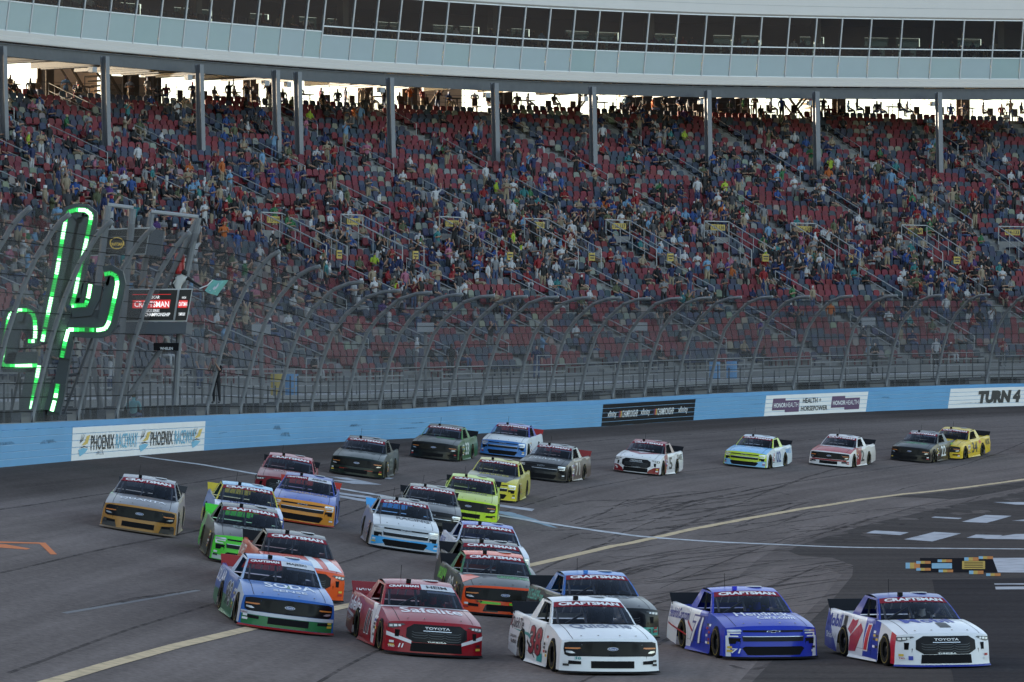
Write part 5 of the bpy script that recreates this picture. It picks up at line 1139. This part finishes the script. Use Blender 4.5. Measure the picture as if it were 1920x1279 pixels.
        if T.get('decals', 1):
            q = MB(); cs_ = ['#c8c8c8', '#a02020', '#d0b040', '#2030a0', '#e8e8e8', '#202020']
            for i in range(2):
                for j in range(6):
                    if random.random() < .85:
                        x = .62 + i * .19; z = .30 + j * .09; q2 = surf([(x, z), (x + .15, z), (x + .15, z + .06), (x, z + .06)], lambda a_, b_: zside(a_, b_, sg, .005), 1); q.add(q2.v, q2.f, random.randrange(6))
            if q.v: q.build('contingency_decals', [mat('ink_' + k.strip('#'), k, .5) for k in cs_], t)
    if T.get('sptext'):
        q = MB(); letter(q, T['sptext'], lambda u, v: (-2.625 - .075 * v / .12, -.82 + u, zmap(1.12 + v)), (.45, .1)); q.build('lettering', INKW, spo)
    if T.get('driver'):
        dv = tag(link('person', DRV[0]), 'driver in helmet at the wheel of the ' + T['driver'], 'person', 'drivers'); dv.matrix_world = M @ Matrix.Translation((-.40, .38, -.06)) @ Matrix.Rotation(math.pi / 2, 4, 'Z'); dv.color = (*lin(T.get('suit', '#303848')), 1)
    return t
def livery(T, base):                                   # flank paint: base colour with straight-edged colour fields in truck coordinates
    m = bpy.data.materials.new('livery'); m.use_nodes = True; n = m.node_tree.nodes; l = m.node_tree.links; b = n['Principled BSDF']
    tc = n.new('ShaderNodeTexCoord'); prev = None; cur = lin(base)
    for nx, nz, c0, hx in T['split']:
        dp = n.new('ShaderNodeVectorMath'); dp.operation = 'DOT_PRODUCT'; dp.inputs[1].default_value = (nx, 0, nz); l.new(tc.outputs['Object'], dp.inputs[0])
        g_ = n.new('ShaderNodeMath'); g_.operation = 'GREATER_THAN'; g_.inputs[1].default_value = c0; l.new(dp.outputs['Value'], g_.inputs[0])
        mx = n.new('ShaderNodeMix'); mx.data_type = 'RGBA'; l.new(g_.outputs[0], mx.inputs[0]); mx.inputs[7].default_value = (*lin(hx), 1)
        if prev is None: mx.inputs[6].default_value = (*cur, 1)
        else: l.new(prev, mx.inputs[6])
        prev = mx.outputs[2]
    l.new(prev, b.inputs['Base Color']); b.inputs['Roughness'].default_value = .3; b.inputs['Specular IOR Level'].default_value = .2; b.inputs['Coat Weight'].default_value = .2; b.inputs['Coat Roughness'].default_value = .06; return m
def driver_mesh():
    J, E = skel('sit'); J = {k: (v[0].copy(), v[1]) for k, v in J.items()}
    for k in ('chin', 'crown'): J[k] = (J[k][0] + Vector((0, -.02, -.01)), (.125, .135))
    for sg, t in ((-1, 'r'), (1, 'l')):
        c = J['sh' + t][0]; J['el' + t] = (c + Vector((sg * .03, -.18, -.18)), J['el' + t][1]); J['wr' + t] = (c + Vector((-sg * .06, -.40, -.10)), J['wr' + t][1]); J['ha' + t] = (c + Vector((-sg * .06, -.50, -.06)), J['ha' + t][1])
    V, Fc, rg = grow({'d': (J, E)}, 1)['d']; me = bpy.data.meshes.new('person'); me.from_pydata(V.tolist(), [], Fc)
    for m in (mat('visor_dark', (.02, .02, .025), .15), SHIRTM, SHIRTM, mat('helmet_pale', (.42, .45, .5), .3, coat=.4), SHOEM): me.materials.append(m)
    me.polygons.foreach_set('material_index', rg); me.polygons.foreach_set('use_smooth', [True] * len(Fc)); return me
DRV = [driver_mesh()]
K, WH, NV = '#0c0c0e', '#d9dadd', '#23265f'
TRUCKS = [
 dict(px=(1776,1254), yaw=18, st='T', label='white truck with blue roof and red number 1 in the front row', c=WH, roof='#26368a', pillar='#2b3a92', front=WH, split_c='#2a3486', side=WH, bed='#c9ced6', visor_refl=0, driver='white and blue number 1 truck', suit='#e0e0e0',
   split=[(-1,-1.05,1.72,'#2a3a94'),(1,.22,.62,'#b3232c'),(1,-.05,-.05,'#2b3c9c'),(1,.0,.98,WH),(1,0,1.75,'#b3232c')], stext=[('Mobil',-2.70,-1.62,.72,1.03,'#1d2f8f'),('1',-1.50,-1.28,.70,1.03,'#101010'),('SiriusXM',-2.62,-1.92,.42,.58,'#e8e8e8'),(('1',.10,.2),-.01,.46,.26,.95,'#dcdde0','out'),(('1',.04,.2),.03,.42,.29,.92,'#c01f28')],
   spoly=[([(-1.0,.18),(-.55,.2),(-.1,.75),(-.35,.92),(-.95,.55)],'#a8242c'),([(-1.15,.72),(-.95,.98),(-.75,.95),(-.55,1.0),(-.6,.85),(-.9,.6)],'#b02a30')], htext=[('Mobil',-.62,.50,.55,.95,'#2a3d9c'),('1',.0,.25,.24,.52,'#222222')], ftext=[('1',-.74,-.66,.20,.30,'#2a3a9c'),('TRD',-.9,-.8,.22,.26,'#a02020')]),
 dict(px=(1452,1239), yaw=15, st='C', label='bright blue truck with white bed sides and number 71 in the front row', c='#1f34a6', side='#1f34a6', split=[(-1,.75,.72,WH),(0,-1,-.62,'#1f34a6')][:1], pillar='#2236a8', roof='#2438b0', pod='#2a30c0', driver='bright blue number 71 truck', suit='#2030a0',
   stext=[(('HendrickCars.com',.02,.2),-2.70,-.95,.76,1.03,'#232c88'),(('71',.08,.2),-.66,.34,.21,.96,'#27307c','out'),(('71',.02,.2),-.60,.28,.25,.92,'#d9dadd'),],
   spoly=[([(-2.7,.62),(-1.0,.42),(-1.0,.37),(-2.7,.58)],'#a8222c'),([(-1.0,.72),(-.3,.40),(-.25,.43),(-1.0,.80)],'#b02028')], htext=[(('Hendrick',.02,.2),-.6,.68,.56,.95,'#e4e6ee'),(('Cars.com',.02,.2),-.2,.68,.34,.53,'#e4e6ee')], fpoly=[([(.84,.09),(.93,.09),(.93,.60),(.88,.62)],'#d8d8dc')], ftext=[(('71',.02,.2),-.84,-.66,.17,.29,'#e0e0e4')]),
 dict(px=(1149,1267), yaw=13, st='F', label='white truck with dark red number 38 and teal swoosh in the front row', c='#d8dadc', front='#dcdee0', driver='white number 38 truck', suit='#303038',
   stext=[(('38',.07,0),-.76,.44,.235,.955,'#23242c','out'),('38',-.72,.40,.26,.93,'#8c2030'),('QuickTie',-2.62,-1.45,.72,1.02,'#30323c'),('LONG JOHN',-2.55,-1.92,.50,.59,'#181818'),('SILVERS',-2.45,-1.92,.38,.47,'#181818')],
   spoly=[([(-2.4,.74),(-.9,.66),(.1,.40),(.1,.52),(-.9,.74)],'#2f8d8c'),([(-.95,.52),(-.2,.18),(-.1,.18),(-.9,.58)],'#141416'),([(.05,.12),(.55,.12),(.55,.35),(.05,.3)],'#2f9a98'),([(-2.76,.78),(-2.66,.78),(-2.63,1.04),(-2.74,1.04)],'#6a1520')], htext=[('QuickTie',-.66,.66,.48,.93,'#5f6b86')], ftext=[('38',-.72,-.60,.36,.42,'#2f8d8c')]),
 dict(px=(1159,1201), yaw=13, st='T', label='black truck with blue roof and teal bumper corner behind the white number 38', c='#16171a', roof='#3a74b8', pillar='#2f62a8', hood='#15171a', side='#1b1c20', pod='#3f80d0', driver='black truck with blue roof', visor_refl=0,
   stext=[('PLACEofHOPE.com',-2.70,-1.05,.74,1.02,'#4fae9e')], fpoly=[([(.55,.12),(.93,.12),(.93,.34),(.55,.34)],'#4fae9a')], ftext=[('21',.68,.82,.18,.30,'#101010')], htext=[('SERVICES',-.5,.5,.6,.85,'#8a9299')]),
 dict(px=(817,1234), yaw=10.5, st='T', label='red truck with white stripes and black number 11 on white', c='#8f1622', front='#8f1622', roof='#94202c', bed='#7a1420', spoiler='#7d121c', sptext='PLAYOFFS', name='HEIM', visor_refl=1, driver='red number 11 truck', suit='#8a1620',
   split=[(1,.55,.55,'#d8d6d8'),(1,-.15,.75,'#8f1622')], stext=[('Safelite',-2.66,-1.15,.68,1.03,'#e9e5e5'),(('11',.10,.25),-.45,.23,.25,.89,'#d8d6d8','out'),(('11',.05,.25),-.40,.18,.28,.86,'#0e1024'),('SAFETY',-2.55,-2.0,.42,.52,'#e8e0e0')],
   spoly=[([(-2.75,.86),(-2.6,.66),(-1.85,.58),(-1.85,.50),(-2.75,.60)],'#d8d6d8')], htext=[('Safelite',-.66,.70,.42,.80,'#e6e0e0')], hpoly=[([(-1,.86),(1,.86),(1,1),(-1,1)],'#c9c3c6')], fpoly=[([(.96,.46),(.5,.30),(.5,.38),(.96,.56)],'#d8d6d8')], ftext=[(('11',.05,.25),-.74,-.64,.19,.29,'#e8e8e8'),('TRD',-.92,-.80,.18,.23,'#e0d0d0')]),
 dict(px=(538,1187), yaw=7.5, st='F', label='blue and white truck with green lower sides and red splitter, number 98', c='#2d5ea8', hood='#3a68a8', front='#2d5ea8', roof='#6f93c0', pillar='#9fb4d0', side='#34549c', spoiler='#8e1212', split_c='#8a1414', skirt='#2a6a3c', bed='#aab0bc', name='MAJESKI', visor_refl=1, driver='blue number 98 truck', suit='#404858',
   split=[(0,-1,-.42,'#2a633c'),(1,0,.95,'#b8bcc4')], stext=[(('98',.07,0),-.59,.34,.23,.93,'#d0d4da','out'),('98',-.55,.30,.26,.90,'#15171c'),('SOLAR',-2.68,-1.25,.70,1.04,'#d6dae6')], htext=[('SODA',-.50,.66,.46,.82,'#e4e8f0'),('SENSE',-.35,.42,.25,.36,'#d0d6e0')], hpoly=[([(-.06,.5),(.04,.46),(.12,.56),(.06,.70),(-.06,.68)],'#2c6a48')],
   fpoly=[([(.0,.09),(.93,.09),(.93,.34),(.0,.34)],'#2a6a3e'),([(.0,.345),(.95,.345),(.95,.43),(.0,.43)],'#b9bcc4')], ftext=[('HRC',-.94,-.82,.36,.40,'#701018')]),
 dict(px=(945,1158), yaw=8, st='F', label='black truck with orange roof, orange bumper and green trim', c='#15161a', roof='#e25a2c', pillar='#2f6a48', hood='#1b1f21', front='#df4e20', side='#181b1c', visor_refl=1, driver='black truck with orange bumper',
   stext=[('CAROLINA',-2.70,-1.2,.66,1.0,'#6fd23a'),('99',-.6,.3,.3,.9,'#aab2b4')], htext=[('CROSSROADS',-.1,.72,.5,.75,'#4fae6a')], hpoly=[([(-1,.2),(-.55,.55),(-.75,.8),(-1,.7)],'#e26a4a'),([(-.9,.86),(.9,.86),(.9,1),(-.9,1)],'#b8bcbc')], fpoly=[([(.10,.34),(.55,.34),(.62,.42),(.10,.40)],'#63c02c'),([(.15,.12),(.5,.12),(.45,.30),(.15,.30)],'#141416')], ftext=[('99',-.66,-.52,.36,.42,'#141416')]),
 dict(px=(936,1131), yaw=8, st='C', label='charcoal truck with only its dark roof and red banner showing behind the orange-roofed truck', c='#1a1b1e', roof='#222326', side='#202124', visor_refl=1),
 dict(px=(925,1088), yaw=7, st='C', label='white truck with blue roof edge behind the charcoal truck', c='#c6cad2', roof='#4f66b4', pillar='#b9c2d4', side='#c9ccd6', front='#c6cad2', visor_refl=1, stext=[('SERVICES',-2.6,-1.5,.75,.96,'#4a50a0')]),
 dict(px=(566,1125), yaw=7.5, st='T', label='orange truck with black roof behind the blue and green truck', c='#d24a20', roof='#2a2628', side='#c8502c', hood='#c8462a', front='#d8521e', bed='#8a2c1a', visor_refl=0, driver='orange truck with black roof',
   stext=[('SAFETY',-2.2,-1.45,.70,1.0,'#e6dcd4'),('DELIVERY',-2.70,-2.3,.66,1.0,'#e6dcd4')], hpoly=[([(.2,.1),(.45,.1),(.3,.98),(.1,.98)],'#d8dade'),([(.6,.1),(.95,.1),(.7,.98),(.5,.98)],'#d2d2d6')]),
 dict(px=(468,1064), yaw=4.5, st='C', label='lime green truck with black hood and black roof', c='#4cc433', roof='#1d1f22', pillar='#2a2c30', hood='#1a1d20', front='#54c838', side='#3b4238', spoiler='#46c832', bed='#8fb890', driver='lime green truck', stext=[('SERVICES',-2.6,-1.6,.76,.95,'#9aa89a')], split=[(-1,-.8,1.1,'#49b838')], fpoly=[([(.7,.10),(.93,.10),(.93,.26),(.62,.20)],'#b8c4b8')], htext=[('RACING',-.5,.5,.55,.85,'#6f7c78')]),
 dict(px=(462,1012), yaw=4, st='C', label='pale blue roofed truck with yellow pillars and yellow spoiler', c='#5566a8', roof='#7fb2cf', pillar='#c2b43c', hood='#aab4cc', side='#6a78b4', spoiler='#c4ac2c', bed='#c8c49a', front='#4a5aa0', driver='pale blue roofed truck', htext=[('TRICON',-.6,.2,.7,.95,'#2c3470')], split=[(0,-1,-.45,'#c4b440')]),
 dict(px=(562,983), yaw=-2, st='C', label='navy truck with orange bumper and orange corner trim', c='#2c4a9c', roof='#2a4490', hood='#2d4c9e', front='#d98c34', side='#3a5aa4', spoiler='#b8321c', split_c='#a03820', name='ANKRUM', driver='navy truck with orange bumper', htext=[('AMERICAN',-.5,.7,.55,.80,'#b09078')]),
 dict(px=(530,938), yaw=-1.5, st='T', label='dark red truck with pale red roof behind the navy and orange truck', c='#7c2026', roof='#a85a5c', hood='#7c2026', side='#7c2026', visor_refl=1, htext=[('SERVICES',-.5,.5,.5,.75,'#c0a8a8')]),
 dict(px=(256,1000), yaw=-3, st='F', label='silver truck with tan orange bumper running alone on the left', c='#8d8a88', roof='#77777c', hood='#606066', front='#a8773a', side='#a09080', spoiler='#2a2a2c', split_c='#6a5a48', driver='silver truck', htext=[('QUANTA',-.66,.66,.34,.52,'#d8dae0')], hpoly=[([(-.2,.75),(.3,.66),(.6,.62),(.2,.85),(-.3,.95)],'#6a5548')], fpoly=[([(.55,.09),(.93,.09),(.93,.30),(.60,.30)],'#4a4642')]),
 dict(px=(665,894), yaw=-7, st='F', label='dark green truck beside the blue wall, second from left in the back', c='#17231d', roof='#2c3331', pillar='#222826', hood='#2a3430', side='#2c352f', visor_refl=1, htext=[('RACING',-.5,.6,.5,.8,'#2c3634')], fpoly=[([(.3,.30),(.6,.30),(.6,.34),(.3,.34)],'#8a2818')], stext=[('33',-.5,.3,.3,.85,'#78807a')]),
 dict(px=(810,862), yaw=-10, st='F', label='black truck with green sides and white number 33 beside the blue wall', c='#131614', roof='#4a524a', pillar='#3f7a3c', hood='#262c27', side='#2f5a2c', visor_refl=1, htext=[('SERVICES',-.1,.7,.6,.85,'#3f8a48')], stext=[('33',-.5,.35,.28,.9,'#d0d4cc')]),
 dict(px=(940,857), yaw=-9, st='C', label='white truck with blue bumper, blue pillars and red spoiler near the wall', c='#d0d2d4', roof='#9a9ec4', pillar='#4048a4', hood='#cfd2d2', front='#3f74b4', side='#d0d4d8', spoiler='#9c2020', visor_refl=1, htext=[('AMERICAN',-.2,.7,.6,.85,'#8a8480')]),
 dict(px=(1011,901), yaw=-12, st='C', label='black truck with red spoiler and patterned brown sides', c='#141416', roof='#7a7c7a', pillar='#74787a', hood='#1c1d1f', front='#17181a', side='#5a4a40', spoiler='#8c2a28', visor_refl=1, htext=[('DELIVERY',-.7,.7,.35,.6,'#b4b8b8')], stext=[('71',-.5,.35,.28,.9,'#c0b8b0')], split=[(1,.4,.75,'#8a8078'),(1,0,1.75,'#141416')]),  # roof grey keeps part of the sky glare in its paint colour
 dict(px=(914,938), yaw=-6, st='C', label='yellow truck with black hood', c='#c9bb38', roof='#c8bc60', pillar='#c9c050', hood='#2a2a2c', front='#cdbf36', side='#b0a440', htext=[('SERVICES',-.6,.6,.55,.78,'#b8ac40')], hpoly=[([(-1,.0),(-.7,.0),(-.5,.5),(-.8,1),(-1,1)],'#8a8660'),([(.6,.0),(1,.0),(1,.6),(.8,.4)],'#c9bb38')]),
 dict(px=(874,978), yaw=-1, st='F', label='lime yellow truck with black grille', c='#bfd63a', roof='#c2d455', hood='#b4c04a', front='#bada30', side='#b6cc38', driver='lime yellow truck', htext=[('CROSSROADS',-.6,.6,.6,.85,'#5a5e58')]),
 dict(px=(803,1001), yaw=1.5, st='C', label='black and white truck between the silver-white truck and the lime yellow truck', c='#17181b', roof='#7a786c', hood='#2a2c30', front='#1a1a1c', side='#202124', htext=[('RACING',-.5,.5,.6,.85,'#a0a4a8')], fpoly=[([(.5,.10),(.93,.10),(.93,.30),(.55,.28)],'#b8a040')]),
 dict(px=(757,1035), yaw=4, st='C', label='silver white truck with sky blue bumper stripe and sky blue spoiler', c='#b8bcc0', roof='#45484c', pillar='#a8acb0', hood='#bfc3c6', front='#b8bcc0', side='#8c8a8c', spoiler='#4aa0dc', bed='#58a4d8', driver='silver white truck', htext=[('RACING',-.3,.75,.5,.82,'#30343a')], fpoly=[([(.0,.355),(.62,.355),(.75,.30),(.85,.12),(.93,.12),(.93,.42),(.0,.40)],'#4aa4dc')]),
 dict(px=(1190,889), yaw=-12, st='T', label='white truck with red bumper corners, leftmost of the far pack', c='#d6d4d4', roof='#8c3038', pillar='#6a2a30', front='#d8d6d6', side='#cfcac8', hpoly=[([(-.8,.95),(-.5,.6),(0,.35),(.5,.6),(.8,.95),(.4,.95),(0,.6),(-.4,.95)],'#8a2a34')], fpoly=[([(.5,.09),(.95,.09),(.95,.42),(.75,.40),(.55,.25)],'#7c1a20')], stext=[('5',-.4,.25,.28,.9,'#141416'),('SAFE',-2.5,-1.5,.7,.98,'#181818')], split=[(1,.6,.9,'#8a3a38'),(1,.1,1.2,'#d0ccca')], ftext=[('5',-.85,-.75,.20,.3,'#e0e0e0')]),
 dict(px=(1393,877), yaw=-14, st='C', label='sky blue truck with lime bumper and navy number 02', c='#c8d0d4', roof='#c4ccd2', pillar='#b4c83a', hood='#78b2dc', front='#b8cc36', side='#cdd4d6', stext=[('02',-.55,.3,.28,.9,'#26407c'),('SERVICES',-2.5,-1.5,.72,.95,'#6aa4d4')], htext=[('AMERICAN',-.3,.6,.6,.85,'#d4dce4')], fpoly=[([(.0,.09),(.93,.09),(.93,.40),(.70,.40),(.66,.14),(.0,.12)],'#7fb4dc')]),
 dict(px=(1552,875), yaw=-14, st='F', label='red and white truck with black number 2', c='#d4d0cf', roof='#cfcaca', pillar='#c8c4c4', hood='#a83a3e', front='#d8d6d6', side='#c8bfb8', hpoly=[([(-.9,.7),(.9,.55),(.9,.95),(-.9,.95)],'#c0bcbe')], fpoly=[([(.0,.34),(.8,.34),(.8,.42),(.0,.42)],'#8a1e24')], stext=[('2',-.45,.15,.28,.92,'#16161a')], split=[(1,.6,.35,'#8f2228'),(1,.0,.95,'#d0cac6')]),
 dict(px=(1703,866), yaw=-16, st='F', label='black truck with green lettering and white number 22', c='#141517', roof='#6a6c6e', pillar='#2a2c2e', hood='#202625', side='#2c2420', visor_refl=1, htext=[('AMERICAN',-.5,.6,.45,.75,'#3f8a58')], stext=[('22',-.55,.25,.30,.92,'#d8dad8'),('SERVICES',-2.6,-1.5,.74,.98,'#54c03a')]),
 dict(px=(1762,860), yaw=-17, st='F', label='yellow truck with black number 34 behind the black number 22 truck', c='#d6b32a', roof='#d8bc4a', hood='#d4b234', front='#d6b32a', side='#d8b428', stext=[('34',-.5,.35,.30,.92,'#1a1614'),('RACING',-2.6,-1.9,.62,.95,'#2a2420')], spoly=[([(-1.2,.88),(-.9,1.0),(-.8,.85),(-1.05,.75)],'#c84a34')]),
 dict(px=(1957,853), yaw=-14, st='C', label='white truck nosing into the far right edge of the picture', c='#d0ccc8', front='#cfc9c4', hood='#a83a3e', side='#c8c4c0'),
]
for T in TRUCKS: truck(T)
